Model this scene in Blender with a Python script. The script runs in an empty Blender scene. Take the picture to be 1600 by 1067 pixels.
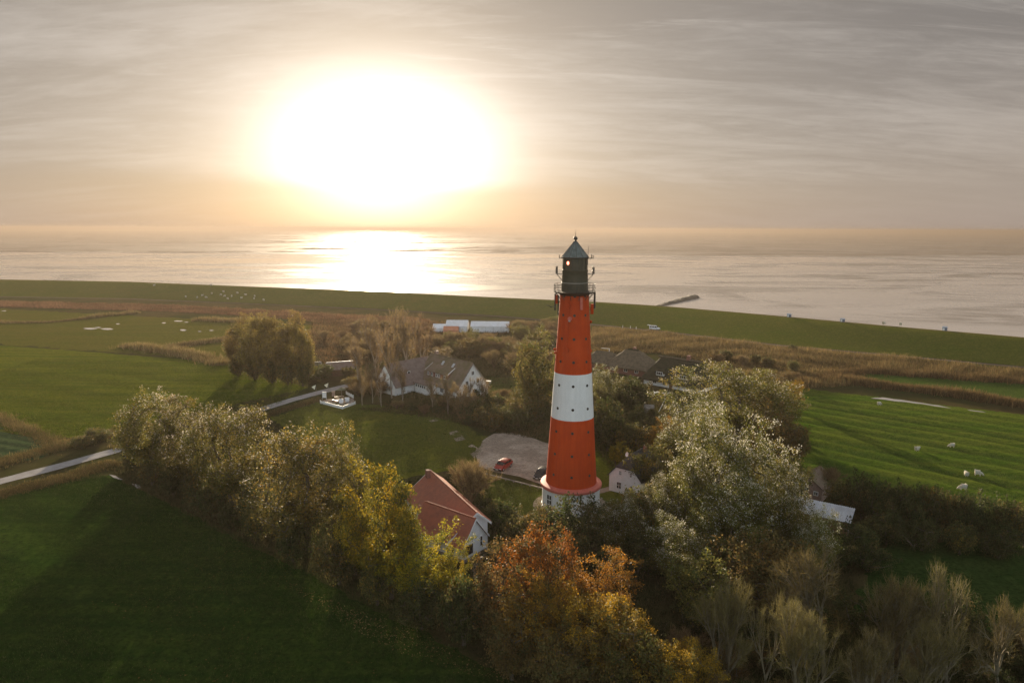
import bpy, bmesh, math, random
import numpy as np
from mathutils import Vector, Matrix
from mathutils.geometry import tessellate_polygon

SC = bpy.context.scene
COL = SC.collection
R = math.radians
PI = math.pi
rng = np.random.default_rng(7)
random.seed(7)

# ------------------------------------------------------------------ camera
CAMZ = 42.9
PITCH = R(9.39)
ROLL = 0.0037
FPX = 1067.0
fwd = Vector((0, math.cos(PITCH), -math.sin(PITCH)))
up0 = Vector((0, math.sin(PITCH), math.cos(PITCH)))
rt0 = Vector((1, 0, 0))
rt = rt0 * math.cos(ROLL) + up0 * math.sin(ROLL)
up = up0 * math.cos(ROLL) - rt0 * math.sin(ROLL)
cam = bpy.data.cameras.new('camera')
cam.lens = 24.0
cam.sensor_width = 36.0
cam.clip_start = 0.5
cam.clip_end = 80000
camo = bpy.data.objects.new('camera', cam)
COL.objects.link(camo)
m = Matrix((rt, up, -fwd)).transposed().to_4x4()
m.translation = Vector((0, 0, CAMZ))
camo.matrix_world = m
SC.camera = camo

def G(px, py, z=0.0):
    """ground point (height z) that the survey pixel of the photograph stands on"""
    d = fwd + rt * ((px - 800) / FPX) + up * ((533.5 - py) / FPX)
    t = (z - CAMZ) / d.z
    return Vector((d.x * t, d.y * t, z))

def depth(p):
    return (p - Vector((0, 0, CAMZ))).dot(fwd)

def height_at(p, py):
    """height above p that shows at picture row py"""
    k = fwd.z + up.z * ((533.5 - py) / FPX)
    yy = fwd.y + up.y * ((533.5 - py) / FPX)
    return CAMZ + p.y * (k / yy)

# ------------------------------------------------------------------ render, world, sun
SC.render.engine = 'CYCLES'
SC.view_settings.view_transform = 'Standard'
SC.view_settings.look = 'None'
SC.view_settings.exposure = 1.68
SC.view_settings.gamma = 1.0
SC.view_settings.use_curve_mapping = False
cy = SC.cycles
cy.max_bounces = 6
cy.diffuse_bounces = 2
cy.glossy_bounces = 2
cy.transmission_bounces = 3
cy.volume_bounces = 0
cy.transparent_max_bounces = 6
cy.use_denoising = True
cy.sample_clamp_indirect = 6.0

SUN_AZ, SUN_EL = R(-11.1), R(8.3)
GLOW_AZ, GLOW_EL = -0.178, 0.108
sun_dir = Vector((math.sin(SUN_AZ) * math.cos(SUN_EL), math.cos(SUN_AZ) * math.cos(SUN_EL), math.sin(SUN_EL)))
sl = bpy.data.lights.new('sun', 'SUN')
sl.energy = 4.3
sl.angle = R(0.5)
sl.color = (1.0, 0.82, 0.58)
so = bpy.data.objects.new('sun', sl)
COL.objects.link(so)
so.location = (0, 0, 200)
so.rotation_euler = sun_dir.to_track_quat('Z', 'Y').to_euler()


class NT:
    """short hand for building node trees"""
    def __init__(s, tree):
        s.t = tree

    def n(s, typ, **kw):
        nd = s.t.nodes.new(typ)
        for k, v in kw.items():
            setattr(nd, k, v)
        return nd

    def put(s, sock, v):
        if isinstance(v, bpy.types.NodeSocket):
            s.t.links.new(v, sock)
        elif isinstance(v, (tuple, list)) and sock.type == 'RGBA' and len(v) == 3:
            sock.default_value = (*v, 1)
        else:
            sock.default_value = v

    def m(s, op, a, b=None, c=None, clamp=False):
        nd = s.n('ShaderNodeMath', operation=op, use_clamp=clamp)
        for i, v in enumerate((a, b, c)):
            if v is not None:
                s.put(nd.inputs[i], v)
        return nd.outputs[0]

    def vm(s, op, a, b=None):
        nd = s.n('ShaderNodeVectorMath', operation=op)
        s.put(nd.inputs[0], a)
        if b is not None:
            s.put(nd.inputs[1], b)
        return nd.outputs['Value'] if op in ('DOT_PRODUCT', 'LENGTH') else nd.outputs[0]

    def mix(s, f, a, b, mode='MIX'):
        nd = s.n('ShaderNodeMix', data_type='RGBA', blend_type=mode)
        s.put(nd.inputs[0], f)
        s.put(nd.inputs[6], a)
        s.put(nd.inputs[7], b)
        return nd.outputs[2]

    def sm(s, v, a, b, lo=0.0, hi=1.0):
        nd = s.n('ShaderNodeMapRange', interpolation_type='SMOOTHSTEP')
        s.put(nd.inputs[0], v)
        nd.inputs[1].default_value = a
        nd.inputs[2].default_value = b
        nd.inputs[3].default_value = lo
        nd.inputs[4].default_value = hi
        return nd.outputs[0]

    def map(s, v, loc=(0, 0, 0), rot=(0, 0, 0), sc=(1, 1, 1)):
        nd = s.n('ShaderNodeMapping')
        s.put(nd.inputs[0], v)
        nd.inputs[1].default_value = loc
        nd.inputs[2].default_value = rot
        nd.inputs[3].default_value = sc
        return nd.outputs[0]

    def noise(s, v, scale=1.0, detail=4.0, rough=0.55, dist=0.0):
        nd = s.n('ShaderNodeTexNoise')
        s.put(nd.inputs['Vector'], v)
        nd.inputs['Scale'].default_value = scale
        nd.inputs['Detail'].default_value = detail
        nd.inputs['Roughness'].default_value = rough
        nd.inputs['Distortion'].default_value = dist
        return nd.outputs[0]

    def ramp(s, f, stops):
        nd = s.n('ShaderNodeValToRGB')
        s.put(nd.inputs[0], f)
        el = nd.color_ramp.elements
        while len(el) < len(stops):
            el.new(0.5)
        for e, (p, c) in zip(el, stops):
            e.position = p
            e.color = (*c, 1) if len(c) == 3 else c
        return nd.outputs[0]


def build_world():
    w = bpy.data.worlds.new('World')
    SC.world = w
    w.use_nodes = True
    t = NT(w.node_tree)
    bg = w.node_tree.nodes['Background']
    sk = t.n('ShaderNodeTexSky', sky_type='NISHITA')
    sk.sun_disc = False
    sk.sun_elevation = SUN_EL
    sk.sun_rotation = SUN_AZ
    sk.air_density = 1.0
    sk.dust_density = 1.6
    tc = t.n('ShaderNodeTexCoord')
    d = tc.outputs['Generated']
    sep = t.n('ShaderNodeSeparateXYZ')
    t.put(sep.inputs[0], d)
    x, y, z = sep.outputs
    el = t.m('ARCSINE', z)
    az = t.m('ARCTAN2', x, y)
    s = t.vm('DOT_PRODUCT', d, tuple(sun_dir))
    # cloud plane coordinates
    dz = t.m('ADD', t.m('MAXIMUM', z, 0.0), 0.15)
    comb = t.n('ShaderNodeCombineXYZ')
    t.put(comb.inputs[0], t.m('DIVIDE', x, dz))
    t.put(comb.inputs[1], t.m('DIVIDE', y, dz))
    p = comb.outputs[0]
    st1 = t.noise(t.map(p, rot=(0, 0, R(-24)), sc=(0.55, 1.9, 1)), 1.0, 9, 0.66, 1.2)
    st2 = t.noise(t.map(p, loc=(3, 1, 0), rot=(0, 0, R(14)), sc=(0.8, 1.3, 1)), 0.9, 8, 0.62, 1.3)
    st3 = t.noise(t.map(p, loc=(7, 5, 0), rot=(0, 0, R(-38)), sc=(1.3, 5.0, 1)), 1.6, 10, 0.72, 1.0)
    cl = t.m('ADD', t.m('ADD', t.m('MULTIPLY', st1, 0.50), t.m('MULTIPLY', st2, 0.45)), t.m('MULTIPLY', st3, 0.30))
    wisp = t.noise(t.map(p, loc=(11, 3, 0), rot=(0, 0, R(38)), sc=(0.6, 3.6, 1)), 1.0, 10, 0.70, 2.2)
    wv = t.m('MULTIPLY', t.sm(wisp, 0.54, 0.74), t.sm(el, R(4), R(13)))
    streak = t.m('ADD', t.m('MULTIPLY', t.sm(cl, 0.50, 0.80), 0.75), t.m('MULTIPLY', wv, 0.45), clamp=True)
    # distance from the veiled sun, wider than high
    da = t.m('SUBTRACT', az, GLOW_AZ)
    de = t.m('SUBTRACT', el, GLOW_EL)
    def ell(wa, wh):
        return t.m('ADD', t.m('POWER', t.m('DIVIDE', da, wa), 2.0), t.m('POWER', t.m('DIVIDE', de, wh), 2.0))
    wob = t.m('MULTIPLY', t.m('SUBTRACT', cl, 0.62), 1.6)
    def lobe(wa, wh, k):
        q = t.m('ADD', ell(wa, wh), t.m('MULTIPLY', wob, k))
        return t.m('POWER', 2.71828, t.m('MULTIPLY', t.m('MAXIMUM', q, 0.0), -1.0))
    flat = t.m('ADD', ell(R(8.3), R(5.4)), t.m('MULTIPLY', wob, 0.8))
    core = t.m('POWER', 2.71828, t.m('MULTIPLY', t.m('POWER', t.m('MAXIMUM', flat, 0.0), 1.25), -1.0))
    mid = lobe(R(15), R(8), 0.6)
    wide = lobe(R(32), R(19), 0.3)
    # veil: grey beige, warmer and lighter round the sun
    low = t.sm(el, 0.0, R(16))
    grey = t.mix(low, (0.122, 0.100, 0.087), (0.060, 0.053, 0.049))
    lite = t.mix(low, (0.142, 0.117, 0.101), (0.165, 0.148, 0.133))
    veil = t.mix(streak, grey, lite)
    veil = t.mix(t.m('MULTIPLY', wide, 1.0, clamp=True), veil, t.mix(streak, (0.138, 0.116, 0.096), (0.215, 0.191, 0.168)))
    def addc(c, f, col):
        sc_ = t.n('ShaderNodeMix', data_type='RGBA', blend_type='ADD')
        t.put(sc_.inputs[0], 1.0)
        t.put(sc_.inputs[6], c)
        t.put(sc_.inputs[7], t.mix(f, (0, 0, 0), col))
        return sc_.outputs[2]
    veil = addc(veil, mid, (0.128, 0.116, 0.102))
    # the bank of thicker cloud lying on the horizon
    wav = t.noise(t.map(p, sc=(0.35, 0.12, 1)), 1.0, 4, 0.5)
    top = t.m('ADD', R(2.2), t.m('MULTIPLY', wav, R(2.6)))
    bank = t.m('SUBTRACT', 1.0, t.sm(t.m('SUBTRACT', el, top), R(-0.8), R(0.8)))
    veil = t.mix(t.m('MULTIPLY', bank, 0.55), veil, t.mix(wide, (0.116, 0.099, 0.090), (0.162, 0.126, 0.092)))
    core2 = t.m('MULTIPLY', core, t.m('SUBTRACT', 1.0, t.m('MULTIPLY', bank, 0.60)))
    q2 = t.m('ADD', t.m('POWER', t.m('DIVIDE', t.m('SUBTRACT', az, -0.192), R(5.2)), 2.0), t.m('POWER', t.m('DIVIDE', t.m('SUBTRACT', el, R(3.6)), R(2.6)), 2.0))
    dip = t.m('POWER', 2.71828, t.m('MULTIPLY', q2, -1.0))
    veil = addc(veil, core2, (0.34, 0.34, 0.335))
    veil = addc(veil, dip, (0.20, 0.185, 0.16))
    cov = t.sm(s, -0.25, 0.60, 0.25, 0.97)  # veil thins out of view so brighter sky lights the camera side
    skyc = t.mix(1.0, sk.outputs[0], (0.15, 0.15, 0.15), 'MULTIPLY')
    # pale cloud added to the unseen clear part, whitening its fill light
    skyc = t.mix(0.35, skyc, (0.36, 0.34, 0.32))
    veil = t.mix(1.0, veil, (0.885, 0.885, 0.885), 'MULTIPLY')
    fin = t.mix(cov, skyc, veil)
    t.put(bg.inputs[0], fin)
    bg.inputs[1].default_value = 1.0
build_world()

# ------------------------------------------------------------------ materials
def new_mat(name):
    mt = bpy.data.materials.new(name)
    mt.use_nodes = True
    t = NT(mt.node_tree)
    b = mt.node_tree.nodes['Principled BSDF']
    return mt, t, b

def pmat(name, col, rough=0.6, col2=None, nscale=3.0, amt=1.0, bump=0.0, bscale=None, spec=0.4, metal=0.0, emit=None, obj=True, stretch=(1, 1, 1)):
    mt, t, b = new_mat(name)
    tc = t.n('ShaderNodeTexCoord')
    v = tc.outputs['Object'] if obj else t.n('ShaderNodeNewGeometry').outputs['Position']
    if stretch != (1, 1, 1):
        v = t.map(v, sc=stretch)
    if col2 is not None:
        f = t.sm(t.noise(v, nscale, 6, 0.6), 0.35, 0.68, 0, amt)
        t.put(b.inputs['Base Color'], t.mix(f, col, col2))
    else:
        b.inputs['Base Color'].default_value = (*col, 1)
    b.inputs['Roughness'].default_value = rough
    b.inputs['Specular IOR Level'].default_value = spec
    b.inputs['Metallic'].default_value = metal
    if emit:
        b.inputs['Emission Color'].default_value = (*emit[0], 1)
        b.inputs['Emission Strength'].default_value = emit[1]
    if bump:
        bp = t.n('ShaderNodeBump')
        bp.inputs['Strength'].default_value = bump
        bp.inputs['Distance'].default_value = 0.05
        t.put(bp.inputs['Height'], t.noise(v, bscale or nscale * 4, 5, 0.6))
        t.put(b.inputs['Normal'], bp.outputs[0])
    return mt

def leaf_mat(name, transl=0.42, rough=0.6, spec=0.15):
    """colour comes per leaf from the mesh, light passes through the blade"""
    mt, t, b = new_mat(name)
    at = t.n('ShaderNodeAttribute')
    at.attribute_name = 'tone'
    oi = t.n('ShaderNodeObjectInfo')
    hs = t.n('ShaderNodeHueSaturation')
    t.put(hs.inputs['Value'], t.m('ADD', 1.22, t.m('MULTIPLY', oi.outputs['Random'], 0.36)))
    t.put(hs.inputs['Hue'], t.m('ADD', 0.488, t.m('MULTIPLY', oi.outputs['Random'], 0.024)))
    hs.inputs['Saturation'].default_value = 1.0
    t.put(hs.inputs['Color'], at.outputs['Color'])
    t.put(b.inputs['Base Color'], hs.outputs[0])
    b.inputs['Roughness'].default_value = rough
    b.inputs['Specular IOR Level'].default_value = spec
    tr = t.n('ShaderNodeBsdfTranslucent')
    t.put(tr.inputs[0], hs.outputs[0])
    mx = t.n('ShaderNodeMixShader')
    mx.inputs[0].default_value = transl
    t.t.links.new(b.outputs[0], mx.inputs[1])
    t.t.links.new(tr.outputs[0], mx.inputs[2])
    out = [n for n in mt.node_tree.nodes if n.type == 'OUTPUT_MATERIAL'][0]
    t.t.links.new(mx.outputs[0], out.inputs[0])
    return mt

def grass_mat(name, a, b_, c, ang=0.0, period=3.0, stripe=0.35, bump=0.6, speck=None, patch=0.05):
    """turf: three greens in patches, mowing or drilling lines, short relief"""
    mt, t, b = new_mat(name)
    pos = t.n('ShaderNodeNewGeometry').outputs['Position']
    n1 = t.noise(pos, patch, 5, 0.6)
    n2 = t.noise(t.map(pos, rot=(0, 0, -ang), sc=(0.12, 1, 1)), 0.9, 4, 0.6)
    n3 = t.noise(pos, 2.2, 6, 0.75)
    n4 = t.noise(t.map(pos, rot=(0, 0, -ang), sc=(0.02, 1.0 / period, 1)), 1.0, 2, 0.4, 0.3)
    c1 = t.mix(t.sm(n1, 0.38, 0.62), a, b_)
    f2 = t.m('ADD', t.m('MULTIPLY', t.sm(n2, 0.35, 0.7), 0.4), t.m('MULTIPLY', t.sm(n4, 0.43, 0.57), stripe))
    c1 = t.mix(f2, c1, c)
    c1 = t.mix(t.sm(n3, 0.42, 0.66, 0, 0.8), c1, tuple(v * 0.42 for v in a))
    n5 = t.noise(pos, 0.7, 3, 0.6)
    c1 = t.mix(t.sm(n5, 0.5, 0.7, 0, 0.4), c1, tuple(v * 1.35 for v in c))
    worn = t.sm(t.noise(pos, 0.026, 5, 0.68, 0.6), 0.56, 0.72, 0, 0.5)
    c1 = t.mix(worn, c1, (a[0] * 1.5, a[1] * 0.95, a[2] * 1.6))
    if speck:
        vo = t.noise(pos, 3.0, 2, 0.5)
        area = t.sm(t.noise(pos, 0.045, 3, 0.5), 0.5, 0.6)
        c1 = t.mix(t.m('MULTIPLY', t.sm(vo, 0.66, 0.72), area), c1, speck)
    t.put(b.inputs['Base Color'], c1)
    b.inputs['Roughness'].default_value = 0.75
    b.inputs['Specular IOR Level'].default_value = 0.0
    bp = t.n('ShaderNodeBump')
    bp.inputs['Strength'].default_value = bump
    bp.inputs['Distance'].default_value = 0.25
    t.put(bp.inputs['Height'], t.m('ADD', n3, t.m('MULTIPLY', n2, 0.6)))
    t.put(b.inputs['Normal'], bp.outputs[0])
    return mt

M = {}
def tower_paint(name, col, worn, rust):
    """paint in long weather streaks with faint plate seams and rust below the ports"""
    mt, t, b = new_mat(name)
    v = t.n('ShaderNodeTexCoord').outputs['Object']
    n1 = t.noise(t.map(v, sc=(1.6, 1.6, 0.10)), 1.0, 6, 0.65)
    n2 = t.noise(v, 0.45, 5, 0.6)
    n3 = t.noise(t.map(v, sc=(3.5, 3.5, 0.22)), 1.0, 5, 0.7)
    n4 = t.noise(v, 7.0, 3, 0.7)
    c = t.mix(t.sm(n1, 0.40, 0.66, 0, 0.75), col, worn)
    c = t.mix(t.sm(n2, 0.42, 0.62, 0, 0.5), c, worn)
    c = t.mix(t.sm(n4, 0.5, 0.72, 0, 0.35), c, tuple(q * 0.7 for q in col))
    c = t.mix(t.m('MULTIPLY', t.sm(n3, 0.60, 0.74), 0.40), c, rust)
    t.put(b.inputs['Base Color'], c)
    b.inputs['Roughness'].default_value = 0.65
    b.inputs['Specular IOR Level'].default_value = 0.12
    bp = t.n('ShaderNodeBump')
    bp.inputs['Strength'].default_value = 0.25
    bp.inputs['Distance'].default_value = 0.03
    t.put(bp.inputs['Height'], n4)
    t.put(b.inputs['Normal'], bp.outputs[0])
    return mt
M['red_paint'] = tower_paint('red_paint', (0.52, 0.056, 0.005), (0.41, 0.040, 0.005), (0.30, 0.040, 0.012))
M['tower_white'] = tower_paint('tower_white', (0.77, 0.76, 0.74), (0.68, 0.67, 0.65), (0.60, 0.57, 0.53))
M['flange_red'] = pmat('flange_red', (0.58, 0.15, 0.105), 0.55, (0.50, 0.11, 0.075), 2.0)
M['white_paint'] = pmat('white_paint', (0.80, 0.79, 0.77), 0.5, (0.72, 0.71, 0.68), 0.9, 0.8, 0.1, 3.0, stretch=(1, 1, 0.3))
M['whitewash'] = pmat('whitewash', (0.80, 0.79, 0.77), 0.8, (0.72, 0.71, 0.68), 1.4, 0.9, 0.15)
M['drum_green'] = pmat('drum_green', (0.042, 0.040, 0.022), 0.55, (0.062, 0.052, 0.030), 2.5, 1.0, 0.2)
M['dark_metal'] = pmat('dark_metal', (0.035, 0.030, 0.026), 0.5)
M['copper_roof'] = pmat('copper_roof', (0.12, 0.145, 0.135), 0.5, (0.065, 0.085, 0.078), 1.6, 1.0, 0.1)
M['steel'] = pmat('steel', (0.40, 0.38, 0.36), 0.45, metal=0.2)
M['dark_glass'] = pmat('dark_glass', (0.012, 0.013, 0.015), 0.12, spec=0.6)
M['port_dark'] = pmat('port_dark', (0.020, 0.016, 0.014), 0.3)
M['red_lamp'] = pmat('red_lamp', (0.9, 0.2, 0.12), 0.4, emit=((1.0, 0.22, 0.12), 2.2))
M['tile_red'] = pmat('tile_red', (0.36, 0.105, 0.055), 0.55, (0.27, 0.085, 0.05), 1.2, 1.0, 0.3, 6)
M['tile_brown'] = pmat('tile_brown', (0.19, 0.13, 0.09), 0.8, (0.13, 0.105, 0.05), 0.7, 1.0, 0.5, 5)
M['tile_mauve'] = pmat('tile_mauve', (0.23, 0.17, 0.145), 0.8, (0.18, 0.125, 0.10), 1.0, 1.0, 0.4, 5)
M['slate_dark'] = pmat('slate_dark', (0.026, 0.025, 0.026), 0.6, (0.045, 0.042, 0.04), 1.2, 1.0, 0.3)
M['thatch'] = pmat('thatch', (0.155, 0.118, 0.078), 0.9, (0.10, 0.078, 0.05), 1.3, 1.0, 0.9, 5, spec=0.1)
M['thatch_dark'] = pmat('thatch_dark', (0.050, 0.042, 0.026), 0.9, (0.034, 0.036, 0.018), 1.1, 1.0, 0.9, 5, spec=0.1)
M['brick_red'] = pmat('brick_red', (0.26, 0.11, 0.075), 0.8, (0.20, 0.085, 0.06), 3.0, 1.0, 0.3)
M['brick_pale'] = pmat('brick_pale', (0.38, 0.26, 0.20), 0.85, (0.27, 0.185, 0.14), 3.0, 1.0, 0.4)
M['white_trim'] = pmat('white_trim', (0.78, 0.77, 0.74), 0.5)
M['grey_plinth'] = pmat('grey_plinth', (0.24, 0.21, 0.20), 0.8, (0.17, 0.15, 0.14), 2.0)
M['corrugated'] = pmat('corrugated', (0.50, 0.51, 0.53), 0.42, (0.40, 0.40, 0.41), 0.8, 1.0, spec=0.5)
M['canvas_white'] = pmat('canvas_white', (0.78, 0.78, 0.79), 0.6, (0.70, 0.69, 0.68), 0.5)
M['canvas_orange'] = pmat('canvas_orange', (0.55, 0.22, 0.12), 0.7, (0.45, 0.18, 0.10), 1.0)
M['wood_brown'] = pmat('wood_brown', (0.17, 0.095, 0.05), 0.75, (0.12, 0.07, 0.04), 3.0)
M['wood_grey'] = pmat('wood_grey', (0.32, 0.28, 0.24), 0.85, (0.20, 0.17, 0.14), 2.0)
M['door_green'] = pmat('door_green', (0.025, 0.05, 0.04), 0.6)
M['cream_cloth'] = pmat('cream_cloth', (0.80, 0.74, 0.56), 0.7)
M['black_cloth'] = pmat('black_cloth', (0.03, 0.03, 0.03), 0.7)
M['bark'] = pmat('bark', (0.115, 0.090, 0.065), 0.9, (0.07, 0.055, 0.04), 3.0)
M['bark_pale'] = pmat('bark_pale', (0.30, 0.25, 0.19), 0.85, (0.20, 0.16, 0.12), 3.0)
M['twig'] = pmat('twig', (0.165, 0.122, 0.075), 0.85, (0.12, 0.088, 0.055), 0.5)
M['twig_brown'] = pmat('twig_brown', (0.135, 0.085, 0.048), 0.85, (0.10, 0.065, 0.04), 0.5)
M['leaf'] = leaf_mat('leaf')
M['blade'] = leaf_mat('blade', 0.3, 0.8, 0.05)
M['turf_blade'] = leaf_mat('turf_blade', 0.25, 0.9, 0.0)
M['fleece'] = pmat('fleece', (0.50, 0.46, 0.38), 0.95, (0.40, 0.36, 0.29), 4.0, 1.0, 0.5)
M['sheep_face'] = pmat('sheep_face', (0.45, 0.40, 0.34), 0.9)
M['car_red'] = pmat('car_red', (0.27, 0.028, 0.016), 0.28, spec=0.6)
M['car_black'] = pmat('car_black', (0.018, 0.018, 0.020), 0.25, spec=0.6)
M['car_white'] = pmat('car_white', (0.74, 0.75, 0.76), 0.3, spec=0.5)
M['rubber'] = pmat('rubber', (0.02, 0.02, 0.02), 0.85)
M['alloy'] = pmat('alloy', (0.45, 0.45, 0.46), 0.35, metal=0.6)
M['headlight'] = pmat('headlight', (0.7, 0.7, 0.68), 0.15)
M['taillight'] = pmat('taillight', (0.4, 0.02, 0.015), 0.25)
M['rock'] = pmat('rock', (0.085, 0.072, 0.055), 0.85, (0.05, 0.045, 0.035), 0.6, 1.0, 0.6, 2)
M['blue_hut'] = pmat('blue_hut', (0.12, 0.15, 0.20), 0.7)
M['bird'] = pmat('bird', (0.02, 0.02, 0.02), 0.7)
M['parasol'] = pmat('parasol', (0.55, 0.56, 0.58), 0.7)

# ------------------------------------------------------------------ mesh helpers
class MB:
    """collects shapes that become ONE mesh object"""
    def __init__(s):
        s.v, s.f = [], []

    def add(s, vs, fs):
        o = len(s.v)
        s.v += [tuple(p) for p in vs]
        s.f += [tuple(i + o for i in f) for f in fs]
        return s

    def box(s, c, d, rz=0.0, taper=1.0):
        hx, hy, hz = d[0] / 2, d[1] / 2, d[2] / 2
        vs = []
        for z, k in ((-hz, 1), (hz, taper)):
            for x, y in ((-hx, -hy), (hx, -hy), (hx, hy), (-hx, hy)):
                x2, y2 = x * k, y * k
                vs.append((c[0] + x2 * math.cos(rz) - y2 * math.sin(rz), c[1] + x2 * math.sin(rz) + y2 * math.cos(rz), c[2] + z))
        return s.add(vs, [(3, 2, 1, 0), (4, 5, 6, 7), (0, 1, 5, 4), (1, 2, 6, 5), (2, 3, 7, 6), (3, 0, 4, 7)])

    def tube(s, a, b, r0, r1=None, n=6, cap=True):
        r1 = r0 if r1 is None else r1
        a, b = Vector(a), Vector(b)
        q = (b - a).to_track_quat('Z', 'Y')
        vs = []
        for p, r in ((a, r0), (b, r1)):
            for i in range(n):
                t = 2 * PI * i / n
                vs.append(p + q @ Vector((r * math.cos(t), r * math.sin(t), 0)))
        fs = [(i, (i + 1) % n, n + (i + 1) % n, n + i) for i in range(n)]
        if cap:
            fs += [tuple(range(n - 1, -1, -1)), tuple(range(n, 2 * n))]
        return s.add(vs, fs)

    def lathe(s, prof, c=(0, 0, 0), n=48, closed=True):
        vs, fs = [], []
        for r, z in prof:
            for i in range(n):
                t = 2 * PI * i / n
                vs.append((c[0] + r * math.cos(t), c[1] + r * math.sin(t), c[2] + z))
        for k in range(len(prof) - 1):
            for i in range(n):
                j = (i + 1) % n
                fs.append((k * n + i, k * n + j, (k + 1) * n + j, (k + 1) * n + i))
        if closed:
            fs.append(tuple(range(n - 1, -1, -1)))
            fs.append(tuple((len(prof) - 1) * n + i for i in range(n)))
        return s.add(vs, fs)

    def ring(s, r, z, rad, c=(0, 0, 0), n=32, a0=0.0, a1=2 * PI):
        k = max(2, int(n * (a1 - a0) / (2 * PI)))
        pts = [(c[0] + r * math.cos(a0 + (a1 - a0) * i / k), c[1] + r * math.sin(a0 + (a1 - a0) * i / k), c[2] + z) for i in range(k + 1)]
        for i in range(k):
            s.tube(pts[i], pts[i + 1], rad, n=5, cap=False)
        return s

    def poly_prism(s, pts, off):
        """a planar polygon given thickness along vector off"""
        n = len(pts)
        o = Vector(off)
        vs = [Vector(p) for p in pts] + [Vector(p) + o for p in pts]
        fs = [tuple(range(n - 1, -1, -1)), tuple(range(n, 2 * n))]
        fs += [(i, (i + 1) % n, n + (i + 1) % n, n + i) for i in range(n)]
        return s.add(vs, fs)

    def ball(s, c, r, n=10, sz=1.0):
        prof = [(max(1e-3, r * math.sin(PI * k / 6)), -r * sz * math.cos(PI * k / 6)) for k in range(7)]
        return s.lathe(prof, c, n)

    def build(s, name, mat, parent=None, smooth=False):
        me = bpy.data.meshes.new(name)
        me.from_pydata(s.v, [], s.f)
        me.validate()
        bm = bmesh.new()
        bm.from_mesh(me)
        bmesh.ops.recalc_face_normals(bm, faces=bm.faces)
        bm.to_mesh(me)
        bm.free()
        return obj_from(name, me, mat, parent, smooth)

def obj_from(name, me, mat, parent=None, smooth=False):
    if mat is not None and not me.materials:
        me.materials.append(mat if not isinstance(mat, str) else M[mat])
    if smooth:
        me.shade_smooth()
        try:
            me.set_sharp_from_angle(angle=R(38))
        except Exception:
            pass
    o = bpy.data.objects.new(name, me)
    COL.objects.link(o)
    if parent is not None:
        o.parent = parent
    return o

def tag(o, label=None, cat=None, group=None, kind=None):
    if label: o['label'] = label
    if cat: o['category'] = cat
    if group: o['group'] = group
    if kind: o['kind'] = kind
    return o

def thing(name, label, cat, loc=(0, 0, 0), rz=0.0, group=None):
    o = bpy.data.objects.new(name, None)
    COL.objects.link(o)
    o.location = loc
    o.rotation_euler = (0, 0, rz)
    o.empty_display_size = 0.5
    return tag(o, label, cat, group)

def copy_tree(root, loc, rz=0.0, label=None, group=None, scale=None):
    r = root.copy()
    COL.objects.link(r)
    r.location = loc
    r.rotation_euler = (0, 0, rz)
    if scale: r.scale = scale
    if label: r['label'] = label
    if group: r['group'] = group
    for ch in list(root.children):
        c = ch.copy()
        COL.objects.link(c)
        c.parent = r
        for g in ch.children:
            d = g.copy()
            COL.objects.link(d)
            d.parent = c
    return r

def np_mesh(name, verts, quads, mat, tones=None, parent=None, smooth=False):
    """verts (N,3), quads (F,4) or (F,3); tones (F,3) per face colour"""
    me = bpy.data.meshes.new(name)
    verts = np.asarray(verts, np.float32)
    quads = np.asarray(quads, np.int32)
    k = quads.shape[1]
    me.vertices.add(len(verts))
    me.vertices.foreach_set('co', verts.ravel())
    me.loops.add(quads.size)
    me.loops.foreach_set('vertex_index', quads.ravel())
    me.polygons.add(len(quads))
    me.polygons.foreach_set('loop_start', np.arange(0, quads.size, k, dtype=np.int32))
    me.polygons.foreach_set('loop_total', np.full(len(quads), k, np.int32))
    me.update(calc_edges=True)
    if tones is not None:
        at = me.attributes.new('tone', 'FLOAT_COLOR', 'FACE')
        c = np.ones((len(quads), 4), np.float32)
        c[:, :3] = tones
        at.data.foreach_set('color', c.ravel())
    return obj_from(name, me, mat, parent, smooth)

def lerp(a, b, t):
    return a + (b - a) * t

def resample(pts, step):
    out = [Vector(pts[0])]
    for a, b in zip(pts[:-1], pts[1:]):
        a, b = Vector(a), Vector(b)
        n = max(1, int((b - a).length / step))
        for i in range(1, n + 1):
            out.append(a.lerp(b, i / n))
    return out

def sheet(name, pts, z, mat, jitter=0.0, step=4.0, kind='structure'):
    """flat irregular patch of ground"""
    ring = resample(list(pts) + [pts[0]], step)[:-1]
    ring = [Vector((p.x + random.uniform(-jitter, jitter), p.y + random.uniform(-jitter, jitter), z)) for p in ring]
    tris = tessellate_polygon([ring])
    me = bpy.data.meshes.new(name)
    me.from_pydata([tuple(p) for p in ring], [], [tuple(t) for t in tris])
    bm = bmesh.new(); bm.from_mesh(me)
    for f in bm.faces:
        if f.normal.z < 0: f.normal_flip()
    bm.to_mesh(me); bm.free()
    o = obj_from(name, me, mat)
    o['kind'] = kind
    return o

def ribbon(name, pts, width, z, mat, step=3.0, jitter=0.0, thick=0.0):
    pts = resample(pts, step)
    v, f = [], []
    for i, p in enumerate(pts):
        a = pts[max(0, i - 1)]; b = pts[min(len(pts) - 1, i + 1)]
        t = (b - a).normalized()
        nrm = Vector((-t.y, t.x, 0))
        w = width / 2 + random.uniform(-jitter, jitter)
        v += [(p.x + nrm.x * w, p.y + nrm.y * w, z), (p.x - nrm.x * w, p.y - nrm.y * w, z)]
        if i:
            k = 2 * i
            f.append((k - 2, k - 1, k + 1, k))
    me = bpy.data.meshes.new(name)
    me.from_pydata(v, [], f)
    o = obj_from(name, me, mat)
    o['kind'] = 'structure'
    return o

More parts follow.
